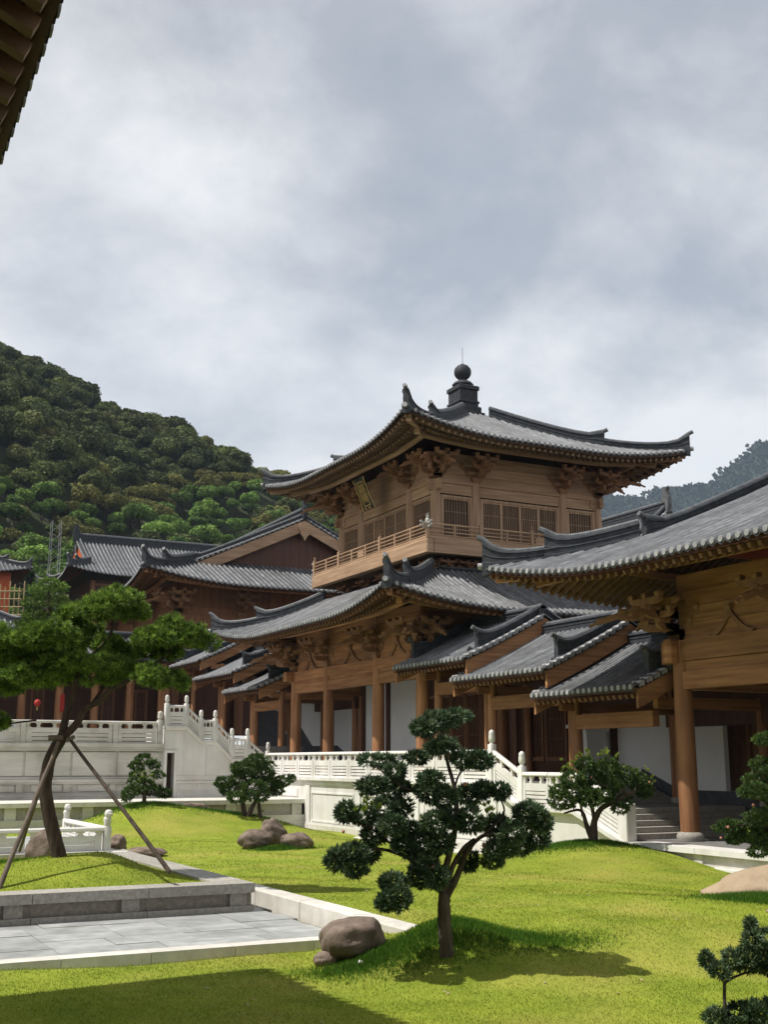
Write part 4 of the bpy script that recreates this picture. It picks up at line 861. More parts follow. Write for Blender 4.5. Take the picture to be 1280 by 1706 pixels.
# hall the photographer stands in: its eave shows at the top left and shades the near lawn
NH = thing('near_hall', (-6, 0, 1.0), 'near timber hall seen only as dark tile eave with rafters overhead', 'building')
nr = Roof(-8.8, .3, 10.0, 16.1, 7.6, .42, .01, 0, 1, 0, G=16.1); nro = roof_part(nr, 'EW', NH, .25)
tile_side(nr, 'E', nro, .25, .075, rafters=('rafter_pale', .31, True), oh=3.0); tile_side(nr, 'W', nro, .25, join=True)
ridge('main_ridge', [V(-8.8, -15.5 + 31.6 * i / 6, nr.zE + nr.prof(10)) for i in range(7)], .34, .7, nro)
cm = column_mesh(5.6, .25, .23, 'wood_v')
for i in range(7): link('column', cm, NH, T(-2.2, -13.5 + i * 4.1, 1.0))
boxo('beam', 'wood_h', NH, -2.35, -2.05, -15, 11.8, 5.9, 6.6); boxo('wall', 'wood_hall', NH, -6.2, -6.0, -15.5, 15.5, 1.0, 9.0); boxo('ceiling', 'wood_dark', NH, -6.0, -2.3, -15.5, 15.5, 6.62, 6.72)
boxo('platform', 'floor_stone', NH, -17, 1.0, -16, 12.0, -.6, 1.0)
# ------------------------------------------------------------------ ground, lawn, paving
def bump(x, y, cx, cy, rx, ry, a): return a * np.exp(-((x - cx) / rx) ** 2 - ((y - cy) / ry) ** 2)
def smooth(t): t = np.clip(t, 0, 1); return t * t * (3 - 2 * t)
def lawn_z(x, y):
    x = np.asarray(x, float); y = np.asarray(y, float)
    z = bump(x, y, 18.4, 24.7, 2.6, 2.6, .60) + bump(x, y, 8.05, 14.25, 1.0, .85, .33) + bump(x, y, 12.5, 44.0, 2.6, 2.6, .86) + bump(x, y, 16.1, 43.2, 3.2, 2.6, .50)
    z += bump(x, y, 16.4, 16.2, 2.2, 1.5, .16) + bump(x, y, 12.5, 36.0, 3.5, 2.5, .12) + .05 * np.sin(x * .55 + 1.2) * np.cos(y * .42) + .02 * np.sin(x * 1.7 + y) 
    z += .27 * smooth((x - 7.4 + (y - 14.3) * .25) / 1.2) * (1 - smooth((y - 20) / 10)) * (1 - smooth((x - 13) / 5)) * smooth((y - 11.5) / 2.5)
    z -= .22 * smooth((x - 16.5) / 3.2) * smooth((y - 29) / 4)
    pave = smooth((8.25 - x) / .25) * smooth((y - 16.1) / .25) * smooth((28.2 - y) / .4); z = z * (1 - pave) - .25 * pave
    pond = smooth((8.6 - x) / .4) * smooth((y - 32.0) / .3) * smooth((38.3 - y) / .4); z = z * (1 - pond) - .3 * pond
    edge = smooth((7.3 - x) / .9) * smooth((16.2 - y) / .7) * smooth((y - 13) / 1.5); z = z * (1 - edge) - .03 * edge
    return z
g = MB(); g.add([(-3000, -3000, -.75), (3000, -3000, -.75), (3000, 3000, -.75), (-3000, 3000, -.75)], [(0, 1, 2, 3)]); tag(g.build('ground', 'earth'), kind='structure')
nx, ny = 120, 175; gx, gy = np.meshgrid(np.linspace(-9, 20.0, nx), np.linspace(3, 46.6, ny), indexing='ij')
vz = lawn_z(gx, gy); idx = np.arange(nx * ny).reshape(nx, ny)
fc_ = np.stack([idx[:-1, :-1], idx[1:, :-1], idx[1:, 1:], idx[:-1, 1:]], -1).reshape(-1, 4)
me = fast_mesh('lawn', np.stack([gx, gy, vz], -1).reshape(-1, 3), fc_, ['lawn']); me.polygons.foreach_set('use_smooth', [True] * len(me.polygons))
tag(link('lawn', me), kind='structure')
PVM = link('pavement', None); tag(PVM, kind='structure')
PVM_b = boxo('pavement_bed', 'earth', PVM, -7, 8.0, 16.3, 28.2, -.3, .02)
yy = 16.62; r_i = 0
while yy < 28:
    x = -6.8 - (r_i % 2) * .6; h = .72
    while x < 8.0:
        ln = random.choice((1.2, 1.2, 1.5, .9)); x1 = min(x + ln, 8.0)
        if x1 - x > .1 and x1 > 1.5 and (yy < 21.5 or x > 7):
            z = .046 + random.uniform(0, .008); m = MB(); m.box(x + .008, x1 - .008, yy + .008, yy + h - .008, -.02, z); m.build('paving_slab', 'paving', PVM)
        x = x1
    yy += h; r_i += 1
PE = thing('paving_edge', (3, 16.4, 0), 'long pale stone edging strip between the paving and near lawn', 'kerb')
for i in range(12): boxo('edge_stone', 'kerb_stone', PE, -6 + i * 1.2 + .004, -6 + (i + 1) * 1.2 - .004, 16.28, 16.61, -.2, .075)
boxo('edge_stone', 'kerb_stone', PE, 8.404, 8.45, 16.3, 16.6, -.2, .07)
KB = thing('lawn_kerb', (8.1, 21, 0), 'pale stone kerb separating paving from the mounded lawn', 'kerb')
ky = 14.6
while ky < 30:
    k1 = ky + 2.05; zt = .34 if ky > 16 else .34
    m = MB(); m.bev(8.0, 8.36, ky + .006, k1 - .006, -.3, .34, .025); m.build('kerb_block', 'kerb_stone', KB); ky = k1
# planter with the pine
PT = thing('planter', (2, 23, .05), 'low granite planter wall with capped panels holding the pine', 'planter')
for i in range(7):
    x1 = 7.72 - i * 1.9; boxo('cap_stone', 'granite', PT, x1 - 1.9 + .005, x1 - .005, 20.02, 20.62, .36, .52)
    boxo('recessed_panel', 'granite_panel', PT, x1 - 1.9, x1 - .004, 20.2, 20.5, .12, .36)
    boxo('pilaster', 'granite', PT, x1 - .42, x1 - .12, 20.13, 20.2, .14, .36)
    boxo('base_stone', 'granite', PT, x1 - 1.9 + .005, x1 - .005, 20.07, 20.5, .03, .14)
for i in range(4):
    y0 = 20.62 + i * 1.9; boxo('cap_stone', 'granite', PT, 7.12, 7.715, y0 + .005, y0 + 1.895, .36, .52); boxo('recessed_panel', 'granite_panel', PT, 7.2, 7.55, y0, y0 + 1.9, .04, .36)
def plant_z(x, y):
    x = np.asarray(x, float); y = np.asarray(y, float)
    e_ = smooth((7.3 - x) / 1.6) * smooth((y - 20.3) / 1.3) * smooth((28 - y) / 2)
    return .47 + e_ * (.12 + bump(x, y, 4.9, 22.9, 1.4, 1.3, .25) + bump(x, y, 6.2, 23.2, .9, 1.2, .18))
nx, ny = 80, 55; gx, gy = np.meshgrid(np.linspace(-4, 7.4, nx), np.linspace(20.35, 28, ny), indexing='ij'); idx = np.arange(nx * ny).reshape(nx, ny)
fc_ = np.stack([idx[:-1, :-1], idx[1:, :-1], idx[1:, 1:], idx[:-1, 1:]], -1).reshape(-1, 4)
me = fast_mesh('planter_lawn', np.stack([gx, gy, plant_z(gx, gy)], -1).reshape(-1, 3), fc_, ['lawn']); me.polygons.foreach_set('use_smooth', [True] * len(me.polygons)); tag(link('planter_lawn', me), kind='structure')
# low balustraded pool edge
PB = thing('pool_balustrade', (8.2, 33, .2), 'small low marble balustrade with lion-topped posts beyond the pine', 'balustrade')
boxo('base_slab', 'old_stone', PB, -4, 8.75, 32.0, 32.65, -.3, .26); boxo('base_slab', 'old_stone', PB, 7.9, 8.55, 32.65, 37.6, -.3, .26)
for i in range(5): panel(PB, (8.05 - i * 2.0, 32.4, .26), (6.2 - i * 2.0, 32.4, .26), .56, 'white_stone', (0, 1, 0), 2)
for i in range(3): panel(PB, (8.2, 32.6 + i * 1.6, .26), (8.2, 34.1 + i * 1.6, .26), .56, 'white_stone', (1, 0, 0), 2)
handrail(PB, [V(8.2, 32.4, .26), V(2, 32.4, .26), V(-4, 32.4, .26)], .56, 'white_stone'); handrail(PB, [V(8.2, 32.4, .26), V(8.2, 37.4, .26)], .56, 'white_stone')
def lion_mesh():
    m = MB(); m.bev(-.1, .1, -.1, .1, 0, .62, .015); m.lathe((0, 0, .61), [(.1, 0), (.08, .03), (.1, .06), (.09, .12), (.11, .17), (.1, .24), (.06, .28)], 9); m.lathe((.02, -.03, .84), [(.03, 0), (.1, .05), (.115, .12), (.09, .19), (.04, .22)], 9); m.lathe((.04, -.12, .90), [(.01, -.02), (.05, .02), (.05, .06), (.01, .08)], 7)
    return m.mesh('lion_post', 'white_stone', 50)
LM = lion_mesh()
for x, y in ((8.2, 32.4), (8.2, 37.4)): link('lion_post', LM, PB, T(x, y, .26))
boxo('pool_floor', 'paving', PB, -4, 7.9, 32.65, 38.2, -.3, .34)
PS = thing('paved_strip', (19.6, 38, -.2), 'pale paved strip along the foot of the pavilion terrace wall', 'path')
for i in range(13): boxo('strip_slab', 'kerb_stone', PS, 19.2, 19.93, 27.6 + i * 1.45 + .005, 27.6 + (i + 1) * 1.45 - .005, -.5, -.17)
# grass blades: near lawn dense, farther lawn thin; long tufts where the lawn is left unmown
def blades(x, y, z, hgt, wid, lean):
    n = len(x); a = RNG.uniform(0, 2 * np.pi, n); l_ = RNG.uniform(.0, lean, n); b = RNG.uniform(0, 2 * np.pi, n); h = hgt * RNG.uniform(.6, 1.25, n)
    base = np.stack([x, y, z], -1); sd_ = np.stack([np.cos(a), np.sin(a), 0 * a], -1) * (wid * RNG.uniform(.7, 1.3, n))[:, None]
    tip = base + np.stack([np.cos(b) * l_ * h, np.sin(b) * l_ * h, h], -1)
    v = np.stack([base - sd_, base + sd_, tip], 1).reshape(-1, 3); return v, np.arange(3 * n).reshape(-1, 3)
def on_lawn(x, y):
    ok = ~((x < 8.4) & (y > 16.2) & (y < 28.3)) & ~((x < 8.9) & (y > 31.8) & (y < 38.4)) & (x < 19.9) & (y < 46.3) & ~((x > 19.1) & (y > 27.5))
    return ok & (np.arctan2(x, y) > R(6.5)) & (np.arctan2(x, y) < R(49))
vv, ff, off = [], [], 0
for (r0, r1, dens, h, wd) in ((9.5, 14, 1700, .026, .0045), (14, 19, 1000, .026, .006), (19, 24, 420, .026, .008), (24, 31, 200, .026, .011), (31, 46, 60, .03, .016)):
    n = int(dens * (r1 * r1 - r0 * r0) / 2 * R(42.5)); rr = np.sqrt(RNG.uniform(r0 * r0, r1 * r1, n)); aa = RNG.uniform(R(6.5), R(49), n); x, y = rr * np.sin(aa), rr * np.cos(aa)
    k = on_lawn(x, y); x, y = x[k], y[k]; v, f = blades(x, y, lawn_z(x, y) - .004, h, wd, 1.1); vv.append(v); ff.append(f + off); off += len(v)
n = 26000; x = RNG.uniform(0, 7.3, n); y = RNG.uniform(20.66, 27.5, n); v, f = blades(x, y, plant_z(x, y) - .004, .032, .008, 1.0); vv.append(v); ff.append(f + off); off += len(v)
tag(link('lawn_grass', fast_mesh('lawn_grass', np.concatenate(vv), np.concatenate(ff), ['grass_blade'])), 'short bright green turf covering the mounded lawn', 'grass', kind='stuff')
vv, ff, off = [], [], 0
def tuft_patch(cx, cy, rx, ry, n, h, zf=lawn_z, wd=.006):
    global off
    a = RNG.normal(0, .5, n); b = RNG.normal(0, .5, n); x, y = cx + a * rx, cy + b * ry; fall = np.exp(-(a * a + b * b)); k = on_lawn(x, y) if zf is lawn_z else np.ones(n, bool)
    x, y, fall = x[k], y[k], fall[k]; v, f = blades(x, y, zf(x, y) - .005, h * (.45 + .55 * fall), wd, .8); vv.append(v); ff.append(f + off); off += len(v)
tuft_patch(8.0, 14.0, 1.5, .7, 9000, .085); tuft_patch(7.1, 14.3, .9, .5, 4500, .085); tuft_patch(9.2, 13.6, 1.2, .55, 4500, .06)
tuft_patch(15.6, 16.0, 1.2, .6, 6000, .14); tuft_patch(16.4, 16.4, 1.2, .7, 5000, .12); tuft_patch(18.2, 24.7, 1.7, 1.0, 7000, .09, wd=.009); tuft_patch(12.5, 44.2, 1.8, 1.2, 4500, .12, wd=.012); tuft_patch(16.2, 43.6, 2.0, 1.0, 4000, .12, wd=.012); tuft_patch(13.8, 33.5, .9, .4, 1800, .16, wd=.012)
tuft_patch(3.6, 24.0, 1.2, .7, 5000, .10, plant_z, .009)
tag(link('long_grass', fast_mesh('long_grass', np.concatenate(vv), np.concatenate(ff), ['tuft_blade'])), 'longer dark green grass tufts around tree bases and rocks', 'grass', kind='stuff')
# ------------------------------------------------------------------ rocks
def rock(label, c, r_, seed, mat='rock', sink=.25, rz=0, group=None, tilt=0):
    bm = bmesh.new(); bmesh.ops.create_icosphere(bm, subdivisions=4, radius=1); rg = np.random.default_rng(seed)
    dirs = rg.normal(size=(16, 3)); dirs /= np.linalg.norm(dirs, axis=1)[:, None]; cut = rg.uniform(.70, .97, 16); so = Vector(rg.uniform(-50, 50, 3)); ph = rg.uniform(0, 6, (4, 3)); fr_ = rg.uniform(1.5, 4.5, (4, 3))
    for v in bm.verts:
        p = np.array(v.co); 
        for d, k in zip(dirs, cut):
            s = p @ d
            if s > k: p = p - d * (s - k) * .72
        p = p * (1 + .035 * sum(math.sin(p @ fr_[i] * 2 + ph[i, 0]) for i in range(4)) * .6 + .10 * mnoise.fractal(Vector(p) * 1.6 + so, .9, 2.1, 6))
        v.co = (p[0] * r_[0], p[1] * r_[1], p[2] * r_[2])
    me = bpy.data.meshes.new('rock'); bm.to_mesh(me); bm.free(); me.materials.append(MAT[mat]); me.polygons.foreach_set('use_smooth', [True] * len(me.polygons))
    return tag(link('rock', me, None, T(c[0], c[1], c[2] + r_[2] * (1 - 2 * sink), rz) @ Matrix.Rotation(tilt, 4, 'Y')), label, 'rock', group)
lz = lambda x, y: float(lawn_z(x, y))
rock('large rounded brown boulder beside the paving corner and podocarpus trunk', (7.2, 14.95, lz(7.2, 14.95)), (.56, .44, .33), 4, sink=.2, rz=.4)
rock('small brown stone leaning on the large rounded boulder', (6.72, 14.85, lz(6.7, 14.9)), (.17, .15, .12), 5, sink=.25)
rock('tallest of three boulders grouped on the mid lawn', (14.0, 34.9, lz(14, 34.9)), (.48, .42, .50), 8, sink=.2)
rock('flat-topped long boulder of the mid lawn group, beside the tallest', (13.15, 34.2, lz(13.1, 34.2)), (.58, .42, .34), 9, sink=.2, rz=.3)
rock('low boulder in front of the tallest mid lawn boulder', (14.25, 33.6, lz(14.2, 33.6)), (.55, .38, .28), 12, sink=.2, rz=-.3)
rock('broad sandy rock half sunk at the lawn edge facing the hall platform', (16.55, 17.0, lz(16.5, 17)), (1.25, .62, .36), 14, 'rock_pale', sink=.3, rz=-.75, tilt=-.22)
rock('dark rock standing behind the sandy rock', (16.75, 16.55, lz(16.7, 16.5)), (.42, .35, .34), 15, sink=.2)
rock('grey craggy boulder between pine trunk and marble balustrade', (6.0, 29.8, .15), (.42, .36, .50), 17, sink=.15)
rock('flat stone lying beside the marble balustrade corner post', (9.45, 33.0, lz(9.4, 33)), (.62, .4, .18), 19, sink=.2)
rock('dark stone behind the marble balustrade corner post', (8.95, 34.0, lz(8.95, 34.0)), (.28, .28, .36), 21, sink=.2)
rock('brown stone at the foot of the ledge wall between two small trees', (14.9, 45.4, lz(14.9, 45.4)), (.62, .4, .34), 23, sink=.2)
rock('low stone near the ledge wall beside the multi-stem tree', (15.9, 45.6, lz(15.9, 45.6)), (.4, .3, .22), 25, sink=.2)
rock('small dark stone at the ledge wall nearest the doorway', (14.1, 45.7, lz(14.1, 45.7)), (.36, .3, .26), 27, sink=.2)
rock('pale chip of stone on the grass below the large boulder', (6.98, 14.3, lz(6.98, 14.3)), (.05, .05, .04), 29, 'white_stone', sink=.3)
for i, (x, y) in enumerate(((14.15, 14.4), (14.45, 14.55))): rock('tiny pale pebble on the lawn in front of the sandy rock', (x, y, lz(x, y)), (.055, .04, .03), 31 + i, 'rock_pale', sink=.3, group='pebbles on the lawn')
# fallen leaves on the grass
n = 110; x = RNG.uniform(3, 19, n); y = RNG.uniform(10.5, 30, n); k = on_lawn(x, y); x, y = x[k], y[k]; n = len(x); a = RNG.uniform(0, 6.28, n); c = np.stack([x, y, lawn_z(x, y) + .022], -1)
d = np.stack([np.cos(a), np.sin(a), RNG.uniform(-.25, .35, n)], -1) * RNG.uniform(.025, .05, (n, 1)); s_ = np.stack([-np.sin(a), np.cos(a), RNG.uniform(-.3, .3, n)], -1) * .014
tag(link('fallen_leaves', fast_mesh('fallen_leaves', np.stack([c - d, c + s_, c + d, c - s_], 1).reshape(-1, 3), np.arange(4 * n).reshape(-1, 4), ['rock_pale'])), 'a few dry brown leaves fallen on the lawn', 'leaves', kind='stuff')
# ------------------------------------------------------------------ trees
def unit(v): return v / np.maximum(np.linalg.norm(v, axis=-1, keepdims=True), 1e-9)
def leaf_verts(c, nrm, per, ln, wd, spread, up=.0, lay=0.0):
    """per narrow leaves at each point c, fanning about nrm: kite-shaped quads"""
    n = len(c); c = np.repeat(c, per, 0); d = np.repeat(nrm, per, 0) + RNG.normal(0, spread, (n * per, 3)); d[:, 2] += up; d = unit(d)
    if lay:                                                # leaves lying along the crown surface
        nn = np.repeat(nrm, per, 0); q = RNG.normal(0, 1, (n * per, 3)); q = q - nn * (q * nn).sum(1, keepdims=True); d = unit(unit(q) + nn * RNG.uniform(-.1, lay, (n * per, 1)))
        s = unit(np.cross(nn, d) + RNG.normal(0, .35, (n * per, 3)))
    else: s = unit(np.cross(d, RNG.normal(0, 1, (n * per, 3))))
    l_ = (ln * RNG.uniform(.65, 1.25, n * per))[:, None]; w_ = wd * RNG.uniform(.8, 1.2, (n * per, 1))
    v = np.stack([c, c + d * l_ * .5 + s * w_, c + d * l_, c + d * l_ * .5 - s * w_], 1).reshape(-1, 3)
    return v, np.arange(len(v)).reshape(-1, 4)
def pad_points(r_, n, flat=.55, lump=.22, shell=.55):
    """points in a lumpy dome (fuller above than below), with outward normals"""
    d = unit(RNG.normal(0, 1, (n, 3))); d[:, 2] = np.where(d[:, 2] < 0, d[:, 2] * flat, d[:, 2])
    k = RNG.normal(0, 1, (5, 3)); k = unit(k) ; lum = sum(np.maximum(0, (unit(d) @ q)) ** 3 for q in k); rad = (1 - lump + lump * lum) * RNG.uniform(shell, 1.0, n) ** .6
    p = d * rad[:, None] * np.array(r_); return p, unit(d / np.array(r_))
def toned(me, tufts, per):
    a = me.attributes.new('tone', 'FLOAT', 'POINT'); a.data.foreach_set('value', np.repeat(RNG.uniform(0, 1, tufts) ** 1.3, per * 4).astype(np.float32)); return me
def foliage(par, c, r_, tufts, per, ln, wd, mat, spread=.6, up=.3, name='foliage_pad', flat=.5, shell=.55):
    p, nr_ = pad_points(r_, tufts, flat, shell=shell); v, f = leaf_verts(p, nr_, per, ln, wd, spread, up)
    return link(name, toned(fast_mesh(name, v, f, [mat]), tufts, per), par, Matrix.Translation(c))
def limb(m, pts, r0, r1, n=9):
    """tapered limb through pts, resampled with a little wander"""
    P = [Vector(p) for p in pts]; q = []
    for i in range(len(P) - 1):
        a, b, c, d = P[max(i - 1, 0)], P[i], P[i + 1], P[min(i + 2, len(P) - 1)]
        for k in range(5):
            t = k / 5; q.append(.5 * ((2 * b) + (c - a) * t + (2 * a - 5 * b + 4 * c - d) * t * t + (3 * b - a - 3 * c + d) * t ** 3))
    q.append(P[-1]); N_ = len(q)
    m.tube(q, [r0 + (r1 - r0) * (i / (N_ - 1)) ** .8 for i in range(N_)], n, wob=.14)
# --- big pine in the planter
PN = thing('pine_tree', (4.95, 22.8, .85), 'large leaning cloud-pruned pine propped with poles in the granite planter', 'tree')
PD = 22.6                                                  # distance along the view of the pine
def pa(x, y, dd=0.0): return at(x, y, PD + dd)
m = MB(); bz = pa(99, 1432)
limb(m, [bz - V(0, 0, .25), bz, pa(84, 1370), pa(75, 1315), pa(84, 1262), pa(108, 1222)], .15, .105, 12)
limb(m, [pa(100, 1240), pa(108, 1200), pa(118, 1165), pa(122, 1135), pa(104, 1112), pa(70, 1085), pa(30, 1078)], .085, .03)
limb(m, [pa(106, 1226), pa(128, 1205), pa(140, 1182), pa(165, 1168, -.1), pa(185, 1150, -.2), pa(220, 1130, -.3), pa(252, 1112, -.3), pa(285, 1085, -.2)], .085, .025)
limb(m, [pa(118, 1165), pa(128, 1130), pa(150, 1095), pa(182, 1060), pa(190, 1025)], .07, .02)
limb(m, [pa(122, 1140), pa(90, 1128, .5), pa(50, 1125, .7), pa(5, 1145, .7)], .05, .02); limb(m, [pa(150, 1178), pa(175, 1140, .3), pa(185, 1115, .4)], .045, .015); limb(m, [pa(225, 1128, -.3), pa(262, 1140, -.5), pa(285, 1135, -.5)], .03, .012); limb(m, [pa(120, 1150), pa(125, 1090, .4), pa(135, 1040, .4)], .045, .015); limb(m, [pa(60, 1200, .6), pa(20, 1205, .6), pa(-30, 1215, .6)], .02, .012)
m.build('trunk', 'bark', PN, smooth=60)
S = PD / 1993.0
for (x, y, rx, ry, dd) in ((188, 1008, 50, 34, 0), (160, 1022, 34, 26, -.4), (215, 1020, 30, 24, .3), (128, 1026, 28, 22, .3), (138, 1050, 28, 18, .5),
                           (40, 1068, 46, 32, -.3), (90, 1062, 46, 34, -.5), (128, 1078, 36, 30, .3), (70, 1092, 58, 28, .4), (15, 1095, 40, 30, .3), (110, 1105, 38, 26, -.3), (82, 1130, 48, 30, -.1), (45, 1122, 30, 24, -.4),
                           (180, 1078, 30, 22, .2), (165, 1112, 36, 24, -.3), (205, 1118, 34, 22, 0), (178, 1132, 30, 16, .2),
                           (255, 1072, 40, 32, -.5), (290, 1060, 40, 30, -.2), (322, 1066, 32, 26, -.3), (275, 1088, 36, 18, 0),
                           (250, 1130, 30, 22, -.7), (282, 1138, 26, 22, -.4), (8, 1148, 34, 28, .7), (-2, 1207, 24, 10, .6), (-30, 1060, 40, 40, 0), (-25, 1120, 40, 40, .4), (215, 1090, 26, 16, .6)):
    rr = np.array((rx * S, rx * S * .95, ry * S * 1.05)); vs = []; nl = 4 + int(rx * ry / 190)
    for k in range(nl):                                    # each pad is a cloud of smaller lumps of needle tufts
        d = unit(RNG.normal(0, 1, 3)); d[2] = abs(d[2]) * .9 - .35; c = d * rr * RNG.uniform(.35, .82); lr = rr * RNG.uniform(.34, .52) + .04; lr[2] = max(lr[2], .16)
        p, nr_ = pad_points(lr, int(24 + 290 * lr[0] * lr[1]), .45, .25, .8); v, f = leaf_verts(p + c, nr_, 18, .115, .0095, .62, .45); vs.append(v)
    v = np.concatenate(vs); link('foliage_pad', toned(fast_mesh('foliage_pad', v, np.arange(len(v)).reshape(-1, 4), ['pine_needle']), len(v) // 72, 18), PN, Matrix.Translation(pa(x, y, dd)))
def pole(label, a, b, r0, mat='pole_wood'):
    m = MB(); A, B = Vector(a), Vector(b); m.tube([A.lerp(B, i / 8) + V(random.uniform(-.006, .006), random.uniform(-.006, .006), 0) for i in range(9)], [r0 * (1.08 - .25 * i / 8) for i in range(9)], 8, wob=.12)
    return tag(m.build('support_pole', mat, smooth=60), label, 'pole', 'poles propping the pine')
pole('thick weathered pole propping the pine on the side away from the lawn', at(-6, 1490, 20.2), pa(97, 1236, -.25), .042)
pole('straight dark pole propping the pine, foot on the planter edge facing the lawn', at(283, 1453, 20.9), pa(116, 1232, -.1), .038, 'bark_smooth')
pole('thin reddish pole propping the pine from behind the trunk', at(32, 1418, 24.6), pa(88, 1250, .2), .03)
m = MB(); m.tube([pa(80, 1229, -.28), pa(104, 1229, -.2)], .05, 8); m.tube([pa(112, 1233, -.2), pa(122, 1228, 0)], .04, 8); tag(m.build('tree_brace', 'pole_wood', smooth=50), 'short wooden brace block tied at the fork of the pine', 'brace')
# --- podocarpus trees: pads given as photo offsets about the tree's own distance
def podo(name, label, dist, base, limbs, pads, shoots, mat, ln=.075, wd=.0075, dens=1.0, per=9, cones=(), depth=.5, group=None):
    b = at(base[0], base[1], dist); t = thing(name, b, label, 'tree', group); s = dist / 1993.0
    def q(x, y, dd=0.0): return at(x, y, dist + dd)
    m = MB()
    for pts, r0, r1 in limbs: limb(m, [q(*p) for p in pts], r0, r1)
    m.build('trunk', 'bark_smooth', t, smooth=60)
    for i, (x, y, rx, ry) in enumerate(pads):
        dd = random.uniform(-1, 1) * depth; rr = (rx * s, rx * s * .9, ry * s)
        foliage(t, q(x, y, dd), rr, int(dens * (26 + rx * ry * s * s * 2300)), per, ln, wd, mat, .55, .35, flat=.75)
    for i, (x, y, rx, ry, n) in enumerate(shoots):
        p = np.array([q(x + random.uniform(-rx, rx), y + random.uniform(-ry, ry), random.uniform(-.2, .2)) for _ in range(n)]); base_ = Vector(p.mean(0)); v, f = leaf_verts(p - np.array(base_), np.tile([[0, 0, 1.]], (n, 1)), 12, ln * .85, wd, .55, .6)
        tag(link('young_shoots', fast_mesh('young_shoots', v, f, ['new_shoot']), t, Matrix.Translation(base_)), kind='stuff')
    for x, y, r_ in cones: one(lambda m: m.lathe(q(x, y, -depth * .8), [(r_ * .3, -r_), (r_ * .9, -r_ * .5), (r_, 0), (r_ * .8, r_ * .6), (r_ * .2, r_)], 8), 'seed_cone', 'cone_red', t, 50)
    return t
Z = lambda zx, zy: (520 + zx * .34375, 1150 + zy * .34375)
def zp(l): return [(*Z(x, y), rx * .34375, ry * .34375) for x, y, rx, ry in l]
def zl(*pts): return [(*Z(p[0], p[1]), *(p[2:] or (0.0,))) for p in pts]
podo('podocarpus_tree', 'cloud-pruned podocarpus with dark green pads standing alone on the near lawn', 15.3, Z(655, 1258),
     [(zl((655, 1290), (652, 1250), (645, 1150), (640, 1050), (642, 985)), .098, .075), (zl((645, 1010), (690, 930), (725, 850), (760, 770), (830, 705), (920, 700)), .055, .018), (zl((650, 990), (670, 890), (700, 820), (740, 760), (790, 720)), .045, .02),
      (zl((640, 1000), (600, 930), (540, 860), (440, 800), (330, 770), (220, 780)), .045, .014), (zl((640, 990), (650, 860), (690, 700), (700, 560), (690, 470), (655, 340), (630, 230), (640, 160)), .05, .014),
      (zl((690, 480), (720, 400), (790, 360)), .016, .008), (zl((600, 920), (480, 950), (410, 980)), .025, .01), (zl((690, 640), (560, 520), (440, 470), (350, 400), (300, 360)), .026, .008), (zl((440, 800), (330, 700), (220, 640)), .02, .008), (zl((830, 705), (930, 600), (910, 520)), .02, .008), (zl((920, 700), (1020, 640), (1080, 700)), .016, .008)],
     zp([(600, 150, 95, 45), (690, 130, 80, 30), (540, 190, 60, 38), (640, 270, 62, 38), (590, 285, 40, 25), (735, 345, 60, 38), (810, 345, 62, 42), (515, 330, 52, 26), (330, 345, 95, 24), (405, 390, 50, 36), (300, 465, 75, 36), (420, 475, 62, 32), (560, 480, 70, 58), (640, 520, 60, 48), (575, 430, 50, 30),
         (760, 510, 70, 48), (830, 490, 55, 38), (915, 495, 50, 34), (165, 600, 52, 44), (250, 615, 62, 44), (345, 575, 70, 50), (430, 580, 55, 40), (400, 660, 70, 44), (480, 690, 70, 50), (600, 640, 75, 50), (680, 620, 55, 45), (770, 640, 68, 62), (540, 770, 90, 68), (450, 750, 65, 50), (620, 740, 60, 50),
         (300, 715, 60, 45), (120, 820, 56, 50), (205, 800, 70, 55), (275, 800, 50, 45), (210, 870, 55, 38), (395, 940, 62, 52), (415, 1000, 70, 60), (360, 1030, 48, 40), (530, 890, 62, 60), (610, 910, 55, 55), (560, 840, 60, 45),
         (900, 660, 70, 60), (970, 700, 60, 60), (1050, 600, 78, 58), (1110, 640, 50, 45), (1090, 720, 75, 55), (1010, 760, 50, 40), (890, 780, 55, 50), (880, 830, 42, 32), (765, 830, 40, 52), (960, 770, 45, 35)]),
     [(*Z(290, 560), 18, 14, 12), (*Z(180, 610), 12, 10, 5), (*Z(690, 540), 8, 12, 5), (*Z(870, 590), 14, 12, 7), (*Z(510, 640), 10, 8, 4)], 'podo_leaf', .085, .0105, 1.6, 9, [(*Z(740, 455), .024), (*Z(152, 685), .022), (*Z(582, 858), .028), (*Z(835, 752), .03)], .42)
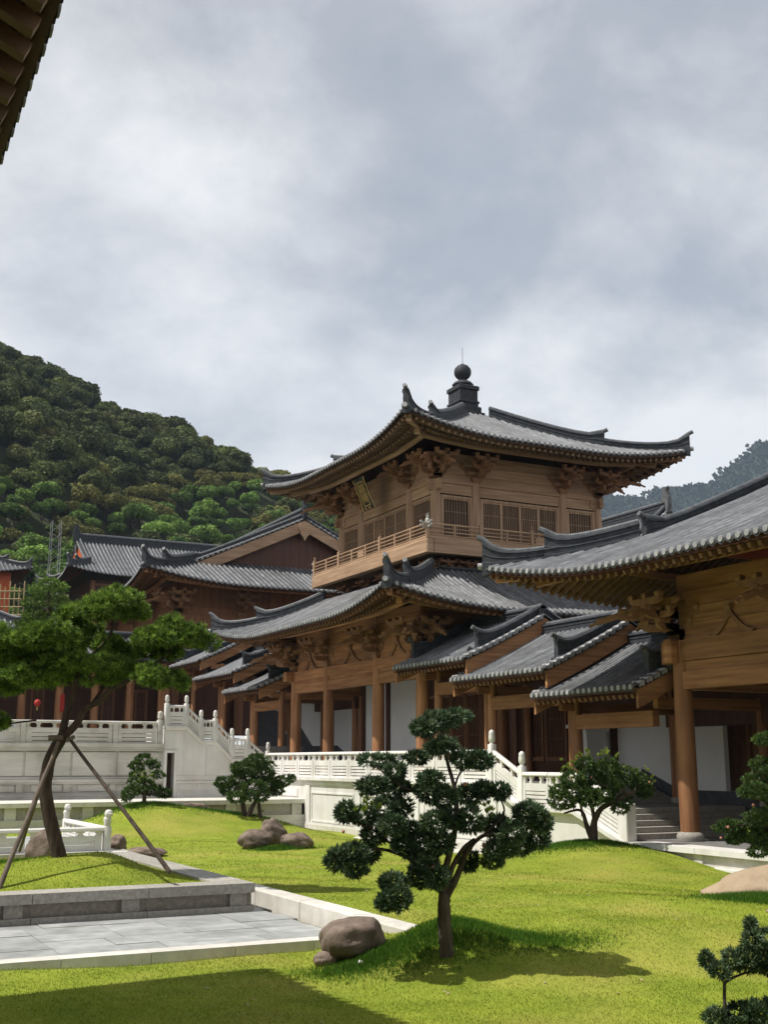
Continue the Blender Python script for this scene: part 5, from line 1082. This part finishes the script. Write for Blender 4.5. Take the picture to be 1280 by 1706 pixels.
podo('podocarpus_shrub', 'small podocarpus tree with pale new shoots on the mound before the lower gallery wall', 30.4, (992, 1408),
     [([(992, 1420), (990, 1390), (992, 1365), (1005, 1345), (1030, 1330), (1065, 1315)], .13, .03), ([(988, 1400), (978, 1375), (968, 1350), (940, 1355)], .09, .02), ([(992, 1370), (985, 1330), (985, 1290), (1000, 1275)], .06, .02), ([(1000, 1350), (1050, 1322), (1070, 1300)], .04, .015), ([(972, 1360), (965, 1330), (950, 1300)], .04, .015)],
     [(935, 1335, 24, 16), (960, 1320, 26, 16), (985, 1330, 24, 18), (955, 1300, 22, 16), (985, 1295, 26, 16), (1005, 1285, 28, 14), (975, 1275, 18, 12), (1015, 1275, 18, 10), (1020, 1310, 18, 12), (1045, 1295, 22, 15), (1065, 1305, 22, 18), (1075, 1320, 14, 12), (1040, 1335, 14, 12), (1005, 1325, 20, 14), (930, 1320, 14, 12), (1035, 1348, 14, 8)],
     [(985, 1258, 25, 8, 20), (1020, 1258, 14, 8, 9), (950, 1280, 16, 12, 16), (930, 1312, 16, 14, 14), (1060, 1285, 24, 8, 12), (1085, 1298, 8, 8, 4), (1012, 1312, 20, 8, 6)], 'podo_leaf_warm', .10, .015, .75, 9, [(986, 1295, .03), (946, 1310, .028), (1083, 1303, .028)], .5)
podo('pruned_tree', 'small multi-stem cloud-pruned tree before the ledge wall, boulders in front', 45.4, (410, 1366),
     [([(408, 1374), (406, 1350), (402, 1325), (395, 1310)], .14, .05), ([(410, 1368), (420, 1345), (432, 1325), (440, 1310)], .12, .04), ([(434, 1368), (432, 1345), (430, 1325)], .09, .05)],
     [(385, 1315, 22, 13), (372, 1305, 16, 10), (402, 1300, 24, 12), (425, 1312, 26, 12), (450, 1308, 24, 12), (470, 1302, 18, 9), (484, 1298, 8, 5), (410, 1285, 26, 11), (435, 1290, 24, 12), (425, 1270, 22, 9), (400, 1278, 18, 8), (440, 1276, 18, 8), (430, 1263, 16, 5), (395, 1330, 18, 9), (430, 1328, 20, 8), (462, 1316, 14, 8)],
     [(434, 1352, 5, 12, 5)], 'podo_leaf_warm', .13, .02, .5, 9, (), .8)
podo('pruned_sapling', 'small tree with yellow-green shoots on the mound beside the stair doorway', 45.0, (240, 1345),
     [([(240, 1356), (240, 1335), (241, 1310), (240, 1285)], .10, .05), ([(240, 1325), (225, 1315), (212, 1315)], .04, .015), ([(240, 1325), (262, 1320), (275, 1322)], .04, .015)],
     [(242, 1266, 19, 7), (228, 1277, 12, 7), (256, 1275, 10, 5), (263, 1291, 11, 6), (225, 1293, 10, 6), (238, 1308, 24, 9), (218, 1320, 15, 9), (210, 1330, 9, 5), (252, 1318, 18, 8), (272, 1322, 15, 7)],
     [(232, 1296, 18, 10, 14), (250, 1296, 12, 10, 10)], 'podo_leaf_warm', .13, .02, .5, 9, (), .8)
podo('podocarpus_bush', 'podocarpus with pale cones cut by the frame edge in front of the open hall', 24.0, (1305, 1440),
     [([(1308, 1455), (1305, 1420), (1298, 1380), (1300, 1330), (1295, 1270), (1290, 1220)], .10, .03), ([(1302, 1390), (1270, 1375), (1235, 1375), (1208, 1380)], .035, .012), ([(1298, 1330), (1270, 1310), (1255, 1300)], .03, .012)],
     [(1275, 1232, 20, 9), (1300, 1240, 20, 14), (1270, 1275, 20, 10), (1290, 1285, 18, 10), (1265, 1298, 26, 8), (1262, 1318, 26, 14), (1245, 1320, 14, 10), (1290, 1325, 22, 14), (1215, 1378, 22, 12), (1240, 1385, 22, 14), (1225, 1398, 14, 8), (1262, 1365, 20, 12), (1265, 1395, 26, 20), (1290, 1400, 26, 22), (1280, 1360, 24, 14), (1310, 1350, 30, 40), (1265, 1420, 18, 8)],
     [(1258, 1355, 3, 10, 5), (1243, 1388, 6, 6, 3)], 'podo_leaf_warm', .085, .010, 1.6, 9, [(1256, 1341, .032), (1214, 1378, .03), (1202, 1396, .026)], .35)
podo('young_podocarpus', 'young dark podocarpus with spiky leaves on the nearest corner of the lawn', 10.8, (1212, 1775),
     [([(1212, 1785), (1210, 1720), (1208, 1650), (1212, 1635), (1240, 1622), (1290, 1608)], .022, .008), ([(1210, 1640), (1190, 1615), (1178, 1600)], .008, .004), ([(1212, 1630), (1225, 1600), (1240, 1585)], .008, .004), ([(1210, 1720), (1235, 1700), (1270, 1700)], .01, .005), ([(1240, 1622), (1255, 1590), (1255, 1560)], .007, .004)],
     [(1198, 1618, 14, 12), (1178, 1600, 8, 12), (1225, 1600, 20, 18), (1248, 1598, 22, 22), (1275, 1600, 24, 26), (1255, 1570, 16, 18), (1253, 1545, 6, 12), (1285, 1570, 22, 20), (1300, 1610, 24, 24), (1195, 1695, 22, 12), (1230, 1690, 26, 14), (1262, 1690, 26, 18), (1290, 1685, 24, 20), (1240, 1710, 50, 14)],
     [], 'podo_leaf', .062, .0055, 1.9, 10, (), .1)
# --- tiered conifer standing behind the pine
podo('tiered_conifer', 'tiered bright green conifer rising behind the pine on the upper terrace', 62, (78, 1120),
     [([(78, 1140), (80, 1080), (80, 1000), (80, 975)], .2, .05), ([(80, 1015), (95, 1005), (105, 985)], .05, .02), ([(80, 1020), (62, 1005), (60, 985)], .05, .02)],
     [(80, 976, 30, 11), (62, 982, 16, 8), (100, 980, 14, 8), (78, 1002, 34, 9), (52, 1004, 16, 8), (105, 1006, 16, 8), (58, 1030, 24, 14), (85, 1032, 26, 14), (45, 1045, 22, 14), (75, 1055, 30, 18)],
     [], 'forest_bright', .22, .035, .16, 8, (), .8)
# ------------------------------------------------------------------ wooded hills
XC = np.array([-260, -160, -60, 0, 42, 72, 110, 160, 220, 320, 460.]); ZC = np.array([192, 168, 150, 124, 99.5, 83, 74, 62, 50, 32, 22.])
def hill_z(x, y):
    x = np.asarray(x, float); y = np.asarray(y, float)
    xs_ = x * 290 / np.maximum(y, 120)                     # spur fanning out from the valley
    c = np.interp(xs_, XC, ZC); t = smooth((y - 118) / 185)
    return 6 + (c - 6) * t * (1 - .35 * smooth((y - 300) / 200)) + 5 * np.sin(x * .045 + .6) * np.cos(y * .038) * t + 2.5 * np.sin(x * .11 + y * .07) * t
nx, ny = 90, 70; gx, gy = np.meshgrid(np.linspace(-220, 420, nx), np.linspace(112, 520, ny), indexing='ij'); idx = np.arange(nx * ny).reshape(nx, ny)
fc_ = np.stack([idx[:-1, :-1], idx[1:, :-1], idx[1:, 1:], idx[:-1, 1:]], -1).reshape(-1, 4)
me = fast_mesh('hillside', np.stack([gx, gy, hill_z(gx, gy)], -1).reshape(-1, 3), fc_, ['forest_floor']); me.polygons.foreach_set('use_smooth', [True] * len(me.polygons)); tag(link('hillside', me), kind='structure')
def crown_arrays(r_, lobes, per, leaf, hgt):
    """crown of several leaf-covered lobes: kite verts around the tree foot"""
    vs = []
    for i in range(lobes):
        a = i * 2.4 + random.random(); k = .62 * r_ * math.sqrt((i + .2) / lobes); rad = r_ * random.uniform(.30, .46)
        c = np.array([math.cos(a) * k, math.sin(a) * k, hgt - .62 * r_ + (.42 * r_ * (1 - (k / r_) ** 2)) + random.uniform(-.12, .2) * r_])
        p, nr_ = pad_points((rad, rad, rad * .85), per, .8, .3, .75); v, f = leaf_verts(p + c, nr_, 1, leaf, leaf * .42, .8, .25, .7); vs.append(v)
    return np.concatenate(vs)
proto = {}; PROTO = bpy.data.collections.new('crown_sources')
for nm, mt, r_, lb, per, lf, hg in (('dark0', 'forest_dark', 3.3, 16, 230, .56, 5.2), ('dark1', 'forest_dark', 2.7, 14, 210, .52, 4.6), ('dark2', 'forest_dark', 2.1, 12, 190, .48, 4.0), ('olive0', 'forest_olive', 3.2, 14, 240, .56, 5.0), ('olive1', 'forest_olive', 2.5, 12, 220, .52, 4.4), ('olive2', 'forest_olive', 2.0, 10, 220, .48, 3.8),
                                    ('bright0', 'forest_bright', 2.4, 14, 230, .52, 5.4), ('bright1', 'forest_bright', 1.9, 12, 220, .48, 4.8), ('bright2', 'forest_bright', 1.5, 10, 220, .44, 4.2)):
    v = crown_arrays(r_, lb, per, lf, hg); tm_ = MB(); limb(tm_, [V(0, 0, -1.5), V(.1, 0, hg * .35), V(0, .15, hg * .6), V(.1, .1, hg * .8)], r_ * .06, r_ * .025, 6)
    for k in range(4): limb(tm_, [V(0, 0, hg * .45), V(math.cos(k * 1.6) * r_ * .3, math.sin(k * 1.6) * r_ * .3, hg * .62), V(math.cos(k * 1.6) * r_ * .5, math.sin(k * 1.6) * r_ * .5, hg * .75)], r_ * .03, r_ * .012, 5)
    cmesh = fast_mesh('crown', v, np.arange(len(v)).reshape(-1, 4), [mt]); so_ = bpy.data.objects.new('crown_source_' + nm, cmesh); PROTO.objects.link(so_)
    proto[nm] = (mt, cmesh, tm_.mesh('trunk', 'bark_smooth', 60), so_)
def scatter(name, label, source, P, S_, RZ):
    """many copies of one crown, as one object (geometry nodes on a point mesh)"""
    me = bpy.data.meshes.new(name); me.from_pydata([tuple(p) for p in P], [], [])
    a = me.attributes.new('siz', 'FLOAT', 'POINT'); a.data.foreach_set('value', S_); a = me.attributes.new('rz', 'FLOAT', 'POINT'); a.data.foreach_set('value', RZ)
    o = link(name, me); g_ = bpy.data.node_groups.new('scatter_' + name, 'GeometryNodeTree')
    g_.interface.new_socket('Geometry', in_out='INPUT', socket_type='NodeSocketGeometry'); g_.interface.new_socket('Geometry', in_out='OUTPUT', socket_type='NodeSocketGeometry')
    n_ = g_.nodes; l_ = g_.links; gi = n_.new('NodeGroupInput'); go = n_.new('NodeGroupOutput'); ip = n_.new('GeometryNodeInstanceOnPoints'); oi = n_.new('GeometryNodeObjectInfo'); oi.inputs['Object'].default_value = source; oi.inputs['As Instance'].default_value = True
    a1 = n_.new('GeometryNodeInputNamedAttribute'); a1.data_type = 'FLOAT'; a1.inputs['Name'].default_value = 'siz'; a2 = n_.new('GeometryNodeInputNamedAttribute'); a2.data_type = 'FLOAT'; a2.inputs['Name'].default_value = 'rz'; cx_ = n_.new('ShaderNodeCombineXYZ')
    l_.new(gi.outputs[0], ip.inputs['Points']); l_.new(oi.outputs['Geometry'], ip.inputs['Instance']); l_.new(a1.outputs['Attribute'], ip.inputs['Scale']); l_.new(a2.outputs['Attribute'], cx_.inputs[2]); l_.new(cx_.outputs[0], ip.inputs['Rotation']); l_.new(ip.outputs[0], go.inputs[0])
    md = o.modifiers.new('scatter', 'NODES'); md.node_group = g_; return tag(o, label, 'forest', kind='stuff')
def vis(x, y, z, hmin=560, hmax=1060):
    d = np.stack([x, y, z - EYE], -1); cf, cr, cu = np.array(CF), np.array(CR), np.array(CU); c = d @ cf; return 640 + FPX * (d @ cr) / c, 853 - FPX * (d @ cu) / c
# tree positions: jittered rows up the slope, wider apart where the crowns are big
pos = []
for y in np.arange(121, 390, 3.7):
    for x in np.arange(-150, 190, 3.9): pos.append((x + random.uniform(-2, 2), y + random.uniform(-1.9, 1.9)))
pos = np.array(pos); pz = hill_z(pos[:, 0], pos[:, 1]); px_, py_ = vis(pos[:, 0], pos[:, 1], pz + 4)
keep = (px_ > -620) & (px_ < 720) & (py_ > 480) & (py_ < 1020); pos, pz, px_, py_ = pos[keep], pz[keep], px_[keep], py_[keep]
order = np.argsort(np.hypot(pos[:, 0], pos[:, 1])); rest = {k: [] for k in proto}; cnt = 0
LB = {'dark': 'round dark green evergreen tree high on the wooded hillside', 'olive': 'olive brown-green tree with dense crown partway up the hillside', 'bright': 'bright green bushy tree at the foot of the wooded hillside'}
for i in order:
    x, y = pos[i]; u, v_ = px_[i], py_[i]; jig = math.sin(x * .09 + 2) * 25 + math.sin(y * .13) * 20
    if v_ > 822 + jig * .8 + max(0, (u - 300)) * .08: kind = 'bright'
    elif v_ > 800 + jig + max(0, 200 - u) * .35 and u > 170: kind = 'olive'
    else: kind = 'dark' if random.random() > .06 else 'olive'
    if kind == 'bright' and random.random() < .22: kind = random.choice(('olive', 'dark'))
    big = mnoise.noise(Vector((x * .06, y * .06, 3.0)))
    nm = kind + ('0' if big > .12 + random.uniform(-.2, .2) else random.choice('12')); s_ = random.uniform(.78, 1.22); rz = random.uniform(0, 6.28)
    visible = v_ < 1000 and -20 < u < 640
    if cnt < 290 and visible and (kind != 'dark' or random.random() < .7):
        t = thing('hillside_tree', (x, y, pz[i]), LB[kind], 'tree', kind + ' trees on the hillside'); mw = T(x, y, pz[i], rz, s_, s_, s_ * random.uniform(.9, 1.25)); link('crown', proto[nm][1], t, mw); link('trunk', proto[nm][2], t, mw); cnt += 1
    else: rest[nm].append((x, y, pz[i], s_, rz))
WD = {'dark': 'dense dark evergreen forest with %s crowns covering the near hill to its crest', 'olive': 'olive-toned forest with %s crowns scattered over the near hill', 'bright': 'bright green trees with %s crowns massed low on the near hill'}
for nm, l_ in rest.items():
    if l_: q = np.array(l_); scatter('hill_forest', WD[nm[:-1]] % {'0': 'large', '1': 'medium', '2': 'small'}[nm[-1]], proto[nm][3], q[:, :3], q[:, 3], q[:, 4])
# distant hill on the right
nx, ny = 150, 60; ax_, ry_ = np.meshgrid(np.linspace(R(24), R(62), nx), np.linspace(1250, 2500, ny), indexing='ij')
X = ry_ * np.sin(ax_); Y = ry_ * np.cos(ax_)
crest = np.interp(np.degrees(ax_), [24, 30, 34, 37, 38.6, 40, 41.5, 43, 45.5, 49, 55, 62], [.10, .15, .19, .215, .212, .206, .216, .222, .252, .29, .33, .36]) * 2000 + 6 * np.sin(ax_ * 90) + 4 * np.sin(ax_ * 230 + 1)
Zf = EYE - 8 + crest * smooth((ry_ - 1200) / 800) * (1 - .3 * smooth((ry_ - 2000) / 600)) + 18 * np.sin(X * .009) * np.cos(Y * .0105) * smooth((ry_ - 1200) / 600)
Zf += RNG.normal(0, 1.6, Zf.shape) * smooth((ry_ - 1280) / 200); idx = np.arange(nx * ny).reshape(nx, ny)
fc_ = np.stack([idx[:-1, :-1], idx[1:, :-1], idx[1:, 1:], idx[:-1, 1:]], -1).reshape(-1, 4); VF = np.stack([X, Y, Zf], -1).reshape(-1, 3)
me = fast_mesh('far_hill', VF, fc_, ['far_wood']); me.polygons.foreach_set('use_smooth', [True] * len(me.polygons)); tag(link('far_hill', me), kind='structure')
n = 30000; k = RNG.integers(0, nx - 1, n), RNG.integers(8, 42, n); ii = idx[k]; c = VF[ii] + RNG.normal(0, 8, (n, 3)) * np.array([1, 1, .2]); c[:, 2] += 3.0
v, f = leaf_verts(c, np.tile([[0, 0, 1.]], (n, 1)), 5, 7.0, 3.0, .9, .2); tag(link('far_forest', fast_mesh('far_forest', v, f, ['far_wood'])), 'hazy blue-green forest on the distant hill', 'forest', kind='stuff')
# air
hz = bpy.data.materials.new('haze'); hz.use_nodes = True; t = hz.node_tree; t.nodes.clear(); o = t.nodes.new('ShaderNodeOutputMaterial'); pv = t.nodes.new('ShaderNodeVolumePrincipled')
pv.inputs['Color'].default_value = (.62, .78, 1.0, 1); pv.inputs['Density'].default_value = .00013; pv.inputs['Anisotropy'].default_value = .0; t.links.new(pv.outputs[0], o.inputs['Volume']); MAT['haze'] = hz
HAZE = True
if HAZE:
    m = MB(); m.box(-420, 2650, -60, 2330, -1.8, 780); tag(m.build('haze', 'haze'), 'thin bluish air haze over the valley', 'haze', kind='stuff')
